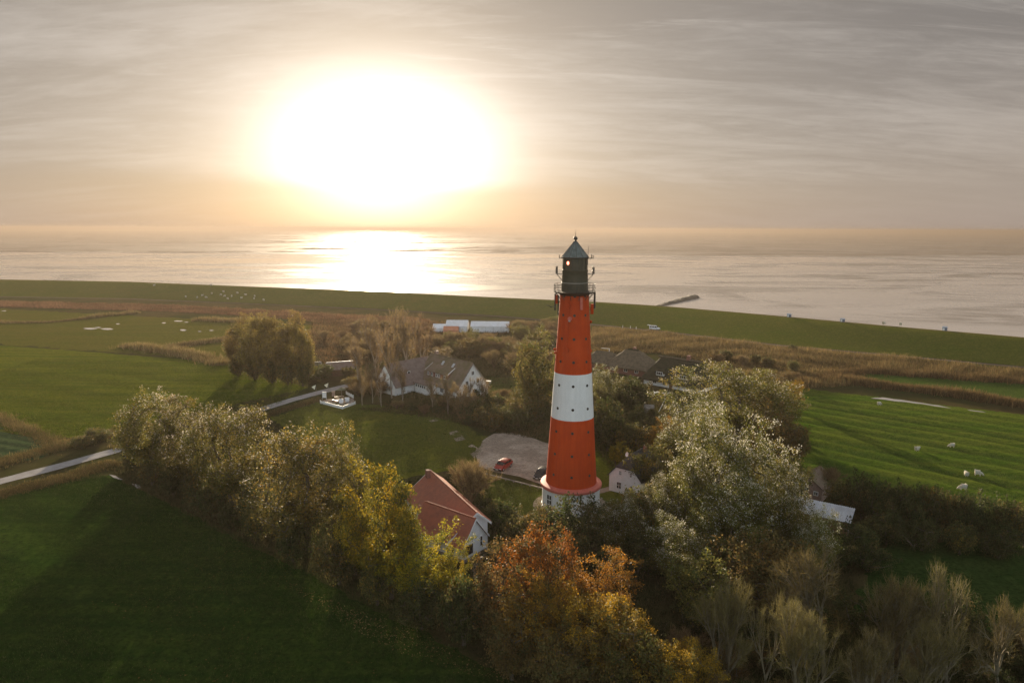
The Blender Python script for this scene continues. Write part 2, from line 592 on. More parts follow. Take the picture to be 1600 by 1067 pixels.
def quad_field(name, corners, nu, nv, z, mat, zf=None, jit=0.6):
    """corner order: near-left, near-right, far-right, far-left; gentle relief, irregular margins"""
    a, b, c, d = [np.array(p[:2]) for p in corners]
    u = np.linspace(0, 1, nu + 1)
    w = np.linspace(0, 1, nv + 1)
    U, W = np.meshgrid(u, w)
    P = ((1 - U) * (1 - W))[..., None] * a + (U * (1 - W))[..., None] * b + (U * W)[..., None] * c + ((1 - U) * W)[..., None] * d
    edge = (U == 0) | (U == 1) | (W == 0) | (W == 1)
    P[edge] += rng.uniform(-jit, jit, (edge.sum(), 2))
    Z = np.full(U.shape, z)
    if zf is not None:
        fade = np.clip(np.minimum(np.minimum(U, 1 - U) * 12, np.minimum(W, 1 - W) * 12), 0, 1)
        q = zf(P[..., 0], P[..., 1])
        Z = Z + (q - q.min()) * fade
    V = np.concatenate([P, Z[..., None]], -1).reshape(-1, 3)
    i = np.arange(nv)[:, None] * (nu + 1) + np.arange(nu)[None]
    Q = np.stack([i, i + 1, i + nu + 2, i + nu + 1], -1).reshape(-1, 4)
    o = np_mesh(name, V, Q, mat, smooth=True)
    o['kind'] = 'structure'
    return o

# ------------------------------------------------------------------ setting: sea, dike, ground
def build_sea():
    mt, t, b = new_mat('wet_flats')
    pos = t.n('ShaderNodeNewGeometry').outputs['Position']
    sep = t.n('ShaderNodeSeparateXYZ')
    t.put(sep.inputs[0], pos)
    x, y, _ = sep.outputs
    # the tide line: open water beyond about 1.1 km, wet mud flats in front of it
    wob = t.noise(t.map(pos, rot=(0, 0, R(6)), sc=(0.0009, 0.004, 1)), 1.0, 6, 0.6)
    line = t.m('ADD', y, t.m('MULTIPLY', wob, 700.0))
    open_w = t.sm(line, 1440, 1560)
    big = t.noise(t.map(pos, loc=(5, 2, 0), rot=(0, 0, R(-14)), sc=(0.0024, 0.0050, 1)), 1.0, 8, 0.62, 1.4)
    fine = t.noise(t.map(pos, loc=(1, 9, 0), rot=(0, 0, R(-22)), sc=(0.007, 0.014, 1)), 1.0, 9, 0.66, 1.6)
    gull = t.noise(t.map(pos, loc=(2, 4, 0), rot=(0, 0, R(-10)), sc=(0.0012, 0.0060, 1)), 1.0, 7, 0.58, 2.0)
    mud = t.m('MULTIPLY', t.sm(fine, 0.42, 0.60), t.sm(big, 0.44, 0.58))
    mud = t.m('MAXIMUM', mud, t.m('MULTIPLY', t.sm(gull, 0.60, 0.70), t.sm(fine, 0.35, 0.6)))
    col = t.mix(mud, (0.44, 0.385, 0.340), (0.12, 0.098, 0.080))
    col = t.mix(t.sm(fine, 0.35, 0.6, 0, 0.5), col, (0.31, 0.27, 0.237))
    wav = t.noise(t.map(pos, rot=(0, 0, R(3)), sc=(0.010, 0.022, 1)), 1.0, 8, 0.75)
    wcol = t.mix(t.sm(wav, 0.4, 0.62), (0.20, 0.170, 0.145), (0.30, 0.255, 0.215))
    t.put(b.inputs['Base Color'], t.mix(open_w, col, wcol))
    rough = t.m('ADD', t.m('ADD', 0.075, t.m('MULTIPLY', t.sm(big, 0.35, 0.65), 0.09)), t.m('MULTIPLY', mud, 0.45))
    t.put(b.inputs['Roughness'], t.m('ADD', t.m('MULTIPLY', rough, t.m('SUBTRACT', 1.0, open_w)), t.m('MULTIPLY', open_w, 0.62)))
    t.put(b.inputs['Specular IOR Level'], t.m('SUBTRACT', 0.5, t.m('ADD', t.m('MULTIPLY', mud, 0.32), t.m('MULTIPLY', open_w, 0.40)), clamp=True))
    b.inputs['IOR'].default_value = 1.34
    bp = t.n('ShaderNodeBump')
    bp.inputs['Distance'].default_value = 1.0
    t.put(bp.inputs['Strength'], t.m('ADD', 0.025, t.m('MULTIPLY', open_w, 0.12)))
    rip = t.noise(t.map(pos, sc=(0.25, 0.6, 1)), 1.0, 5, 0.6)
    t.put(bp.inputs['Height'], t.m('ADD', rip, t.m('MULTIPLY', fine, 1.4)))
    t.put(b.inputs['Normal'], bp.outputs[0])
    S = 14000
    me = bpy.data.meshes.new('sea')
    xs = [-S, -6000, -1500, 0, 1500, 6000, S]
    ys = [-2000, 0, 1500, 6000, S]
    v = [(x, y, -1.0) for y in ys for x in xs]
    n = len(xs)
    f = [(j * n + i, j * n + i + 1, (j + 1) * n + i + 1, (j + 1) * n + i) for j in range(len(ys) - 1) for i in range(n - 1)]
    me.from_pydata(v, [], f)
    o = obj_from('sea', me, mt)
    o['kind'] = 'structure'
build_sea()

# dike line: toe on the land side and crest, both read off the photograph
TOE_PX = [(-420, 460), (0, 463), (200, 466), (400, 474), (600, 483), (780, 493), (930, 506), (1020, 515), (1225, 539), (1400, 554), (1600, 572), (1900, 603)]
CREST_PX = [(-420, 432), (0, 437.5), (200, 441), (400, 449), (600, 457), (800, 467), (930, 473), (1040, 480), (1225, 496), (1400, 512), (1600, 529), (1900, 556)]
ZC = 6.0
toe = [G(x, y) for x, y in TOE_PX]
crest = [G(x, y, ZC) for x, y in CREST_PX]
toe = [toe[0] + Vector((-900, 120, 0))] + toe + [toe[-1] + Vector((260, -240, 0))]
crest = [crest[0] + Vector((-900, 120, 0))] + crest + [crest[-1] + Vector((260, -240, 0))]

def toe_at(x):
    for a, b in zip(toe[:-1], toe[1:]):
        if a.x <= x <= b.x:
            return lerp(a.y, b.y, (x - a.x) / (b.x - a.x))
    return toe[0].y if x < toe[0].x else toe[-1].y

def build_dike():
    v, f = [], []
    prof = 8
    nn = 160
    tl = resample_n(toe, nn)
    cl_ = resample_n(crest, nn)
    for i in range(nn):
        a, c = tl[i], cl_[i]
        d = Vector((c.x - a.x, c.y - a.y, 0))
        d.normalize()
        cr2 = c + d * 5.0
        sea1 = cr2 + d * 3.0 + Vector((0, 0, -0.9))
        sea2 = cr2 + d * 22 + Vector((0, 0, -7.4))
        a0 = Vector((a.x, a.y, -0.15)) - d * 1.0
        w = 0.25 * math.sin(i * 0.7)
        mid1 = a.lerp(c, 0.33) + Vector((0, 0, -0.35))
        mid2 = a.lerp(c, 0.75) + Vector((0, 0, 0.15))
        v += [tuple(p) for p in (a0, mid1, mid2, c, (c + cr2) / 2 + Vector((0, 0, 0.12)), cr2, sea1, sea2)]
    for i in range(nn - 1):
        for k in range(prof - 1):
            p = i * prof + k
            f.append((p, p + prof, p + prof + 1, p + 1))
    me = bpy.data.meshes.new('dike')
    me.from_pydata(v, [], f)
    me.materials.append(grass_mat('dike_turf', (0.090, 0.112, 0.013), (0.112, 0.118, 0.018), (0.12, 0.118, 0.022), 0.6, 6, 0.3, 0.6))
    me.materials.append(M['rock'])
    me.materials.append(grass_mat('crest_turf', (0.085, 0.082, 0.018), (0.105, 0.092, 0.026), (0.13, 0.108, 0.034), 0.6, 3, 0.3, 0.6))  # dry grass tone, warmer than the slope, standing in for the sunlit crest
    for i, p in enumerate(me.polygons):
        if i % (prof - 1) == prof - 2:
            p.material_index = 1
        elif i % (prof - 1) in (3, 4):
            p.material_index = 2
    o = obj_from('dike', me, None, smooth=True)
    o['kind'] = 'structure'

def resample_n(pts, n):
    L = [0]
    for a, b in zip(pts[:-1], pts[1:]):
        L.append(L[-1] + (b - a).length)
    out = []
    k = 0
    for i in range(n):
        s = L[-1] * i / (n - 1)
        while k < len(pts) - 2 and s > L[k + 1]:
            k += 1
        out.append(pts[k].lerp(pts[k + 1], (s - L[k]) / (L[k + 1] - L[k])))
    return out
build_dike()

def build_ground():
    mt, t, b = new_mat('rough_ground')
    pos = t.n('ShaderNodeNewGeometry').outputs['Position']
    n1 = t.noise(pos, 0.03, 6, 0.65)
    n2 = t.noise(pos, 0.35, 6, 0.7)
    n3 = t.noise(pos, 3.0, 4, 0.7)
    c = t.mix(t.sm(n1, 0.36, 0.62), (0.036, 0.048, 0.014), (0.080, 0.062, 0.026))
    c = t.mix(t.sm(n2, 0.42, 0.68, 0, 0.8), c, (0.048, 0.040, 0.018))
    c = t.mix(t.sm(n3, 0.5, 0.75, 0, 0.6), c, (0.022, 0.022, 0.010))
    t.put(b.inputs['Base Color'], c)
    b.inputs['Roughness'].default_value = 0.9
    b.inputs['Specular IOR Level'].default_value = 0.0
    bp = t.n('ShaderNodeBump')
    bp.inputs['Strength'].default_value = 0.9
    bp.inputs['Distance'].default_value = 0.3
    t.put(bp.inputs['Height'], t.m('ADD', n2, n3))
    t.put(b.inputs['Normal'], bp.outputs[0])
    xs = np.concatenate([[-1500, -1100], np.linspace(-800, 500, 100), [800]])
    v, f = [], []
    for x in xs:
        yt = toe_at(x)
        for w in np.linspace(0, 1, 60):
            v.append((x, lerp(-250, yt + 3, w), 0))
    for i in range(len(xs) - 1):
        for j in range(59):
            p = i * 60 + j
            f.append((p, p + 60, p + 61, p + 1))
    me = bpy.data.meshes.new('ground')
    me.from_pydata(v, [], f)
    o = obj_from('ground', me, mt)
    o['kind'] = 'structure'
build_ground()

GP = lambda *pp: [G(x, y) for x, y in pp]

# dike road along the toe
M['tarmac'] = pmat('tarmac', (0.13, 0.105, 0.080), 0.95, (0.09, 0.075, 0.055), 0.3, 1.0, 0.3, 3, obj=False, spec=0.0)
M['lane'] = pmat('lane', (0.36, 0.34, 0.33), 0.95, (0.28, 0.26, 0.25), 0.5, 1.0, 0.3, 4, obj=False, spec=0.0)
def gravel_mat():
    mt, t, b = new_mat('gravel')
    pos = t.n('ShaderNodeNewGeometry').outputs['Position']
    n1 = t.noise(pos, 0.16, 4, 0.6)
    n2 = t.noise(pos, 1.7, 4, 0.7)
    n3 = t.noise(pos, 4.5, 3, 0.8)
    c = t.mix(t.sm(n1, 0.38, 0.60), (0.46, 0.38, 0.30), (0.28, 0.225, 0.175))
    c = t.mix(t.sm(n2, 0.45, 0.65, 0, 0.55), c, (0.15, 0.115, 0.082))
    c = t.mix(t.sm(n3, 0.52, 0.68, 0, 0.6), c, (0.55, 0.46, 0.37))
    t.put(b.inputs['Base Color'], c)
    b.inputs['Roughness'].default_value = 0.95
    b.inputs['Specular IOR Level'].default_value = 0.0
    bp = t.n('ShaderNodeBump')
    bp.inputs['Strength'].default_value = 0.8
    bp.inputs['Distance'].default_value = 0.12
    t.put(bp.inputs['Height'], t.m('ADD', n2, n3))
    t.put(b.inputs['Normal'], bp.outputs[0])
    return mt
M['gravel'] = gravel_mat()
M['sand'] = pmat('sand', (0.34, 0.27, 0.21), 0.95, (0.25, 0.20, 0.16), 0.4, 1.0, 0.4, 3, obj=False, spec=0.0)
M['stubble'] = pmat('stubble', (0.090, 0.055, 0.030), 0.95, (0.060, 0.045, 0.020), 0.08, 1.0, 0.9, 1.2, obj=False, spec=0.0)
road_pts = [p + Vector((0, -3.0, 0)) for p in toe]
ribbon('dike_road', road_pts, 3.0, 0.03, M['tarmac'], 5, 0.35)
# lane on the left, running behind the tree row to the houses
lane_px = [(-120, 786), (0, 752), (90, 729), (180, 704), (290, 672), (400, 642), (455, 625), (500, 613), (545, 602), (580, 596)]
lane_pts = GP(*lane_px)
ribbon('lane', lane_pts, 3.3, 0.034, M['lane'], 2.0, 0.12)

def zr(amp, period, ang, ph=0, wob=.35):
    ca, sa = math.cos(ang), math.sin(ang)
    def f(x, y):
        q = (-sa * x + ca * y) * 2 * PI / period + ph
        return amp * (np.sin(q + wob * np.sin(x * 0.045 + 0.02 * y) + 0.4 * wob * np.sin(x * 0.17 + 1.0)) * 0.5 + 0.25 * np.sin(q * 0.37 + 1.3 + 0.02 * x) + 0.12 * np.sin(x * 0.21) * np.sin(y * 0.19))
    return f

# fields
def field(name, px, mat, nu, nv, z, zf=None, jit=0.5):
    return quad_field(name, GP(*px), nu, nv, z, mat, zf, jit)

a0 = math.atan2(*(lambda d: (d.y, d.x))(G(840, 1067) - G(165, 740)))
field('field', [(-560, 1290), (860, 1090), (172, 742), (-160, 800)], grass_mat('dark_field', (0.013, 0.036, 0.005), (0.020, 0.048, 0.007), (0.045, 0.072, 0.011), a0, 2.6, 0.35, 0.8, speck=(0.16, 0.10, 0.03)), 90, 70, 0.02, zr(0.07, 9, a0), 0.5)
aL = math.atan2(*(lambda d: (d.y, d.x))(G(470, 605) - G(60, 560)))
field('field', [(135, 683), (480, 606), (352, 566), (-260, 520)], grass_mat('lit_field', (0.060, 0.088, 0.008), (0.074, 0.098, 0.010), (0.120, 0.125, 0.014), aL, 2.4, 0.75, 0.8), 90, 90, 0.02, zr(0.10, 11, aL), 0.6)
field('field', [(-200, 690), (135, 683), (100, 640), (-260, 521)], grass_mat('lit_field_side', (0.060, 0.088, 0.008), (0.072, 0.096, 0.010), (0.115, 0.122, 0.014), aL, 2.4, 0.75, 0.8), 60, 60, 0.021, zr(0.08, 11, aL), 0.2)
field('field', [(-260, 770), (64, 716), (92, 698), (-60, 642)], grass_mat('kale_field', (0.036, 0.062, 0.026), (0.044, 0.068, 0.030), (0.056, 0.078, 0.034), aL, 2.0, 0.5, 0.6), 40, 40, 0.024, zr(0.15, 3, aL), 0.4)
field('meadow', [(-300, 516), (352, 563), (560, 512), (-200, 472)], grass_mat('wet_meadow', (0.078, 0.090, 0.013), (0.094, 0.092, 0.018), (0.115, 0.104, 0.022), 0.2, 5, 0.5, 0.8), 90, 60, 0.012, zr(0.05, 16, 0.2), 1.5)
aM = math.atan2(*(lambda d: (d.y, d.x))(G(700, 660) - G(500, 700)))
field('lawn', [(560, 760), (742, 728), (762, 682), (420, 650)], grass_mat('lawn_turf', (0.095, 0.112, 0.012), (0.112, 0.120, 0.016), (0.12, 0.12, 0.020), aM, 3.2, 0.4, 0.6), 60, 50, 0.016, zr(0.04, 5, aM), 0.5)
field('lawn', [(424, 652), (757, 685), (690, 640), (500, 628)], grass_mat('lawn_turf_far', (0.095, 0.112, 0.012), (0.112, 0.120, 0.016), (0.12, 0.12, 0.020), aM, 3.2, 0.4, 0.6), 50, 30, 0.024, zr(0.04, 5, aM), 0.8)
field('lawn', [(770, 862), (905, 862), (880, 768), (752, 742)], grass_mat('tower_lawn', (0.095, 0.112, 0.012), (0.112, 0.120, 0.016), (0.12, 0.12, 0.020), 0.4, 2.5, 0.3, 0.5), 40, 40, 0.018, zr(0.03, 5, 0.4), 0.4)
field('lawn', [(925, 780), (985, 790), (1010, 690), (925, 690)], grass_mat('cottage_lawn', (0.095, 0.112, 0.012), (0.112, 0.120, 0.016), (0.12, 0.12, 0.020), 0.4, 2.5, 0.3, 0.5), 30, 40, 0.019, zr(0.03, 5, 0.4), 0.4)
field('lawn', [(950, 690), (1045, 690), (1030, 640), (960, 640)], grass_mat('garden_lawn', (0.042, 0.070, 0.015), (0.056, 0.076, 0.020), (0.068, 0.080, 0.024), 0.4, 2.5, 0.3, 0.5), 20, 30, 0.019, None, 0.6)
field('lawn', [(770, 640), (850, 640), (835, 590), (765, 590)], grass_mat('back_lawn', (0.052, 0.078, 0.015), (0.066, 0.085, 0.020), (0.078, 0.088, 0.024), 0.4, 2.5, 0.3, 0.5), 20, 30, 0.019, None, 0.6)
aR = math.atan2(*(lambda d: (d.y, d.x))(G(1600, 760) - G(1250, 690)))
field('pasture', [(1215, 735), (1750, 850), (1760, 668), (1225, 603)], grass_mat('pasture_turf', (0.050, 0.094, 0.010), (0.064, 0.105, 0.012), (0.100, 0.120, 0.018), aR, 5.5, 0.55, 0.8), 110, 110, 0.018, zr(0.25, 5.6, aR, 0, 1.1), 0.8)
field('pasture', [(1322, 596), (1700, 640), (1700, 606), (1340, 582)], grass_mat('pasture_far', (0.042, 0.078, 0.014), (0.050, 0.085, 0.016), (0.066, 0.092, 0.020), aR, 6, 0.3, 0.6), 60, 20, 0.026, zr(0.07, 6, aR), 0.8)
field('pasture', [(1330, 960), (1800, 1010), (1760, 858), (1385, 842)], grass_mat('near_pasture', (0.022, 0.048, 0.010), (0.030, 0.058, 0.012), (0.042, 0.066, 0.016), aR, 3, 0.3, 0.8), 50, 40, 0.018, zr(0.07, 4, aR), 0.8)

# gravel yard and path strips
sheet('gravel_yard', GP((742, 712), (752, 690), (772, 678), (800, 676), (850, 690), (905, 706), (930, 730), (900, 770), (856, 760), (810, 745), (775, 737), (748, 728)), 0.040, M['gravel'], 0.35, 2.5)
sheet('gravel_path', GP((742, 716), (748, 702), (700, 664), (676, 652), (668, 655), (700, 676)), 0.036, M['gravel'], 0.3, 2.5)
sheet('path', GP((742, 905), (775, 868), (795, 858), (770, 852), (738, 885)), 0.036, M['sand'], 0.2, 1.5)
sheet('path', GP((930, 766), (986, 752), (990, 757), (936, 772)), 0.045, M['sand'], 0.15, 1.5)
sheet('brown_strip', GP((-300, 475), (0, 472), (260, 477), (430, 487), (640, 500), (640, 508), (430, 496), (260, 486), (0, 479), (-300, 481)), 0.03, M['stubble'], 1.5, 6)

# standing water
from mathutils.bvhtree import BVHTree
_bvh = [BVHTree.FromPolygons([v.co.copy() for v in o.data.vertices], [tuple(p.vertices) for p in o.data.polygons]) for o in COL.objects if o.name.startswith(('pasture', 'meadow', 'field', 'lawn'))]
def ground_z(x, y):
    best = 0.0
    for b in _bvh:
        h = b.ray_cast(Vector((x, y, 20)), Vector((0, 0, -1)))
        if h[0] is not None: best = max(best, h[0].z)
    return best
def water_z(pts, k=0.5):
    zs = sorted(ground_z(p.x, p.y) for p in pts)
    return zs[int(k * (len(zs) - 1))] + 0.03
M['pool'] = pmat('pool', (0.36, 0.335, 0.31), 0.08, spec=0.6)
def blob(cx, cy, rx, ry, n=26):
    return GP(*[(cx + rx * math.cos(2 * PI * i / n) * random.uniform(0.6, 1.15), cy + ry * math.sin(2 * PI * i / n) * random.uniform(0.6, 1.15)) for i in range(n)])
for px in ((141, 513.8, 11, 1.6), (167, 514.3, 10, 1.7), (153, 512, 6, 0.9), (184, 506.3, 3.5, 0.8), (256, 504.8, 4, 0.8), (279, 502, 8, 0.9), (286, 516, 6, 1.2), (291, 503.6, 4, 0.6), (312, 518, 3, 0.6), (330, 516.6, 4, 0.7), (6, 486, 4, 0.8), (345, 498, 3, 0.6)):
    q = blob(*px)
    sheet('puddle', q, water_z(q, 1.0), M['pool'], 0, 50)
q = GP((1360, 623.8), (1364, 622.0), (1378, 621.8), (1396, 624.5), (1418, 627.2), (1440, 630.4), (1466, 634.6), (1488, 639), (1470, 636.8), (1440, 632.6), (1416, 629.6), (1400, 627.6), (1384, 625.8))
sheet('puddle', q, water_z(q, 0.8), M['pool'], 0.35, 1.2)
q = GP((1512, 641), (1535, 643.5), (1540, 645), (1518, 642.8))
sheet('puddle', q, water_z(q, 0.8), M['pool'], 0.3, 2)
q = GP((170, 742), (180, 743.5), (192, 749.5), (187, 750.2), (177, 746.5))
sheet('puddle', q, water_z(q, 0.8), M['pool'], 0.15, 1)
q = GP((204, 755), (212, 756), (221, 762), (212, 763))
sheet('puddle', q, water_z(q, 0.8), M['pool'], 0.15, 1)

# groyne running out on the flats
def build_groyne():
    a, b = G(1020, 480, -0.8), G(1084, 464, -0.8)
    pts = resample_n([a, b], 30)
    d = (b - a).normalized()
    n = Vector((-d.y, d.x, 0))
    v, f = [], []
    for i, p in enumerate(pts):
        w = lerp(2.0, 5.0, i / 29)
        h = lerp(0.5, 1.5, i / 29)
        for k, (o, z) in enumerate(((-1, -0.4), (-0.6, 0.7), (-0.2, 1), (0.2, 1), (0.6, 0.75), (1, -0.4))):
            v.append(tuple(p + n * o * w + Vector((random.uniform(-.4, .4), random.uniform(-.4, .4), z * h + random.uniform(-.15, .15)))))
        if i:
            for k in range(5):
                q = i * 6 + k
                f.append((q - 6, q, q + 1, q - 5))
    n0 = len(v)
    f.append(tuple(range(5, -1, -1)))
    f.append(tuple(range(n0 - 6, n0)))
    me = bpy.data.meshes.new('groyne')
    me.from_pydata(v, [], f)
    o = obj_from('groyne', me, 'rock')
    tag(o, 'dark stone groyne running out from the dike onto the wet flats', 'groyne')
build_groyne()

# the air
def build_haze():
    mt = bpy.data.materials.new('haze')
    mt.use_nodes = True
    nt = mt.node_tree
    nt.nodes.clear()
    out = nt.nodes.new('ShaderNodeOutputMaterial')
    pv = nt.nodes.new('ShaderNodeVolumePrincipled')
    pv.inputs['Color'].default_value = (0.190, 0.160, 0.138, 1)
    pv.inputs['Density'].default_value = 0.00030
    pv.inputs['Anisotropy'].default_value = 0.45
    nt.links.new(pv.outputs[0], out.inputs['Volume'])
    mb = MB().box((0, 6000, 22.5), (30000, 17000, 49.0))
    o = mb.build('haze', mt)
    o['kind'] = 'stuff'
    o['label'] = 'thin warm evening haze over the land and sea'
build_haze()

#@@OBJECTS
# ------------------------------------------------------------------ lighthouse
def build_lighthouse():
    base = G(893.5, 790)
    base = Vector((base.x, 101.5, 0))
    base.x = (893.5 - 800) / FPX * 106.0
    root = thing('lighthouse', 'tall round red lighthouse with one white band and a dark lantern house, on the lawn', 'lighthouse', base)
    # plinth, flange, tower shaft in bands
    pl = [(4.62, 0), (4.62, 0.5), (4.5, 0.55), (4.46, 3.55)]
    MB().lathe(pl, n=72).build('base_wall', 'tower_white', root, True)
    MB().lathe([(4.50, 3.56), (4.74, 3.62), (4.78, 3.95), (4.70, 4.08), (3.96, 4.22)], n=72).build('base_flange', 'flange_red', root, True)
    def rad(z):
        k = (z - 4.2) / (33.6 - 4.2)
        return 3.95 + (2.10 - 3.95) * (1.06 * k - 0.06 * k * k)
    def band(name, z0, z1, mat, off=0.0):
        n = max(2, int((z1 - z0) / 0.9))
        prof = []
        for i in range(n + 1):
            z = lerp(z0, z1, i / n)
            r = rad(z) + off
            prof += [(r, z)]
        return MB().lathe(prof, n=72).build(name, mat, root, True)
    o = band('tower_band', 4.22, 14.62, 'red_paint'); tag(o, 'lower red band of the tower')
    o = band('tower_band', 14.62, 21.55, 'tower_white', 0.004); tag(o, 'white middle band of the tower')
    o = band('tower_band', 21.55, 33.65, 'red_paint'); tag(o, 'upper red band of the tower')
    # portholes: nine rings of eight
    pr, gl = None, None
    a_c = math.atan2(-base.y, -base.x) + 0.02
    for row, py in enumerate((464, 494, 531, 567, 604, 640, 676, 711, 743)):
        p = Vector((base.x, base.y - 3, 0))
        z = height_at(p, py)
        z = CAMZ + (z - CAMZ)
        for k in range(8):
            a = a_c + k * PI / 4
            r = rad(z)
            q = (Vector((math.cos(a), math.sin(a), 0.055)).normalized()).to_track_quat('Z', 'Y')
            if pr is None:
                pr = MB().lathe([(0.155, -0.12), (0.155, 0.02), (0.19, 0.045), (0.21, 0.03), (0.22, -0.03), (0.22, -0.12)], n=14, closed=False).build('porthole', 'dark_metal', root)
                gl = MB().lathe([(0.16, -0.08), (0.16, 0.018)], n=14).build('pane', 'port_dark', pr)
                o = pr
            else:
                o = pr.copy(); COL.objects.link(o); o.parent = root
                g = gl.copy(); COL.objects.link(g); g.parent = o
            o.location = (r * math.cos(a), r * math.sin(a), z)
            o.rotation_mode = 'QUATERNION'
            o.rotation_quaternion = q
    # tall window in the plinth
    a = a_c - 0.82
    dx, dy = math.cos(a), math.sin(a)
    f = MB().box((0, 0, 0), (0.22, 0.95, 2.2)).build('window', 'dark_glass', root)
    f.location = (4.43 * dx, 4.43 * dy, 1.85); f.rotation_euler = (0, 0, a)
    fr = MB()
    for yy in (-0.5, 0, 0.5): fr.box((0.125, yy, 0), (0.05, 0.07, 2.2))
    for zz in (-1.12, -0.4, 0.35, 1.12): fr.box((0.128, 0, zz), (0.05, 1.07, 0.07))
    fr.build('frame', 'white_trim', f)
    # gallery
    zg = 33.7
    MB().lathe([(2.1, zg - 0.55), (2.35, zg - 0.35), (3.05, zg - 0.12), (3.12, zg), (2.0, zg + 0.05)], n=48).build('gallery_deck', 'dark_metal', root, True)
    rl = MB()
    for h in (0.35, 0.7, 1.12): rl.ring(3.05, zg + h, 0.03, n=40)
    for i in range(20):
        t = 2 * PI * i / 20
        rl.tube((3.05 * math.cos(t), 3.05 * math.sin(t), zg), (3.05 * math.cos(t), 3.05 * math.sin(t), zg + 1.15), 0.035, n=5)
    rl.build('railing', 'dark_metal', root)
    for i in range(12):
        t = 2 * PI * i / 12 + 0.2
        b = MB().tube((2.1 * math.cos(t), 2.1 * math.sin(t), zg - 1.2), (2.95 * math.cos(t), 2.95 * math.sin(t), zg - 0.12), 0.05, n=5)
        b.build('bracket', 'dark_metal', root)
    # lantern house
    d = MB().lathe([(1.98, zg + 0.02), (1.98, zg + 1.25), (2.02, zg + 1.28), (2.02, zg + 1.36), (1.96, zg + 1.4), (1.90, zg + 3.0), (1.93, zg + 3.05), (1.93, zg + 3.2), (1.84, zg + 3.25), (1.82, zg + 4.95)], n=40)
    d.build('lantern_house', 'drum_green', root, True)
    MB().lathe([(2.03, zg + 1.285), (2.035, zg + 1.36)], n=40, closed=False).build('trim_band', 'steel', root)
    for i in range(16):
        t = 2 * PI * i / 16 + 0.1
        MB().box((0, 0, 0), (0.05, 0.06, 1.62)).build('mullion', 'dark_metal', root).matrix_local = Matrix.Translation((1.86 * math.cos(t), 1.86 * math.sin(t), zg + 4.1)) @ Matrix.Rotation(t, 4, 'Z')
    t = a_c - 0.60
    MB().ball((1.88 * math.cos(t), 1.88 * math.sin(t), zg + 4.25), 0.18, 8, 1.4).build('red_lamp', 'red_lamp', root, True)
    # upper side balconies with rails
    for side in (PI * 0.97, -PI * 0.03):
        sb = MB()
        c, s = math.cos(side), math.sin(side)
        sb.poly_prism([(r * math.cos(side + q), r * math.sin(side + q), zg + 2.55) for r, q in ((1.9, -0.4), (2.75, -0.3), (2.75, 0.3), (1.9, 0.4))], (0, 0, 0.08))
        for q in (-0.3, 0, 0.3):
            p = (2.72 * math.cos(side + q), 2.72 * math.sin(side + q))
            sb.tube((*p, zg + 2.6), (*p, zg + 3.75), 0.045, n=5)
        for h in (3.1, 3.7):
            sb.tube((2.72 * math.cos(side - 0.3), 2.72 * math.sin(side - 0.3), zg + h), (2.72 * math.cos(side + 0.3), 2.72 * math.sin(side + 0.3), zg + h), 0.035, n=5)
        sb.tube((1.95 * c, 1.95 * s, zg + 1.7), (2.7 * c, 2.7 * s, zg + 2.55), 0.05, n=5)
        sb.box((2.8 * c, 2.8 * s, zg + 3.1), (0.16, 0.16, 1.0))
        sb.build('balcony', 'dark_metal', root)
    # roof: twelve seamed sheets, ball and spike
    ze, zt = zg + 4.95, 41.05
    MB().lathe([(1.85, ze - 0.06), (2.06, ze - 0.02), (2.08, ze + 0.10), (1.9, ze + 0.16)], n=24).build('eave', 'dark_metal', root)
    rf = MB()
    n = 12
    ring0 = [(2.04 * math.cos(2 * PI * i / n), 2.04 * math.sin(2 * PI * i / n), ze + 0.09) for i in range(n)]
    ring1 = [(0.22 * math.cos(2 * PI * i / n), 0.22 * math.sin(2 * PI * i / n), zt) for i in range(n)]
    rf.add(ring0 + ring1, [(i, (i + 1) % n, n + (i + 1) % n, n + i) for i in range(n)] + [tuple(range(n - 1, -1, -1)), tuple(range(n, 2 * n))])
    rfo = rf.build('lantern_roof', 'copper_roof', root)
    sm_ = MB()
    for i in range(n):
        sm_.tube(ring0[i], ring1[i], 0.035, n=4)
    sm_.build('seam', 'dark_metal', rfo)
    MB().lathe([(0.22, zt - 0.05), (0.18, zt + 0.12), (0.10, zt + 0.2)], n=12).ball((0, 0, zt + 0.45), 0.30, 12).build('finial_ball', 'dark_metal', root, True)
    MB().tube((0, 0, zt + 0.7), (0, 0, zt + 1.75), 0.045, 0.02, 5).build('lightning_rod', 'dark_metal', root)
    MB().tube((1.75, -0.9, zg + 3.9), (1.80, -0.95, zg + 6.7), 0.05, 0.03, 5).build('whip_antenna', 'dark_metal', root)
    for sx, hh in ((-2.1, 0.5), (2.08, 0.55), (2.3, 0.4)):
        MB().tube((sx * 0.9, -0.6, ze - 0.1), (sx * 1.12, -0.65, ze + 0.05), 0.04, n=5).tube((sx * 1.12, -0.65, ze - 0.1), (sx * 1.12, -0.65, ze + hh), 0.06, n=6).build('eave_sensor', 'dark_metal', root)
    # radio gear under the gallery
    def on_tower(px_off, z, out=0.0):
        r = rad(z) + out
        a = a_c + math.asin(max(-0.99, min(0.99, px_off / r)))
        return Vector((r * math.cos(a), r * math.sin(a), z)), a
    b0, _ = on_tower(-0.95, 25.6, 0.18)
    b1, _ = on_tower(-0.75, 32.8, 0.18)
    MB().tube(b0, b1, 0.07, n=6).build('cable_pipe', 'red_paint', root)
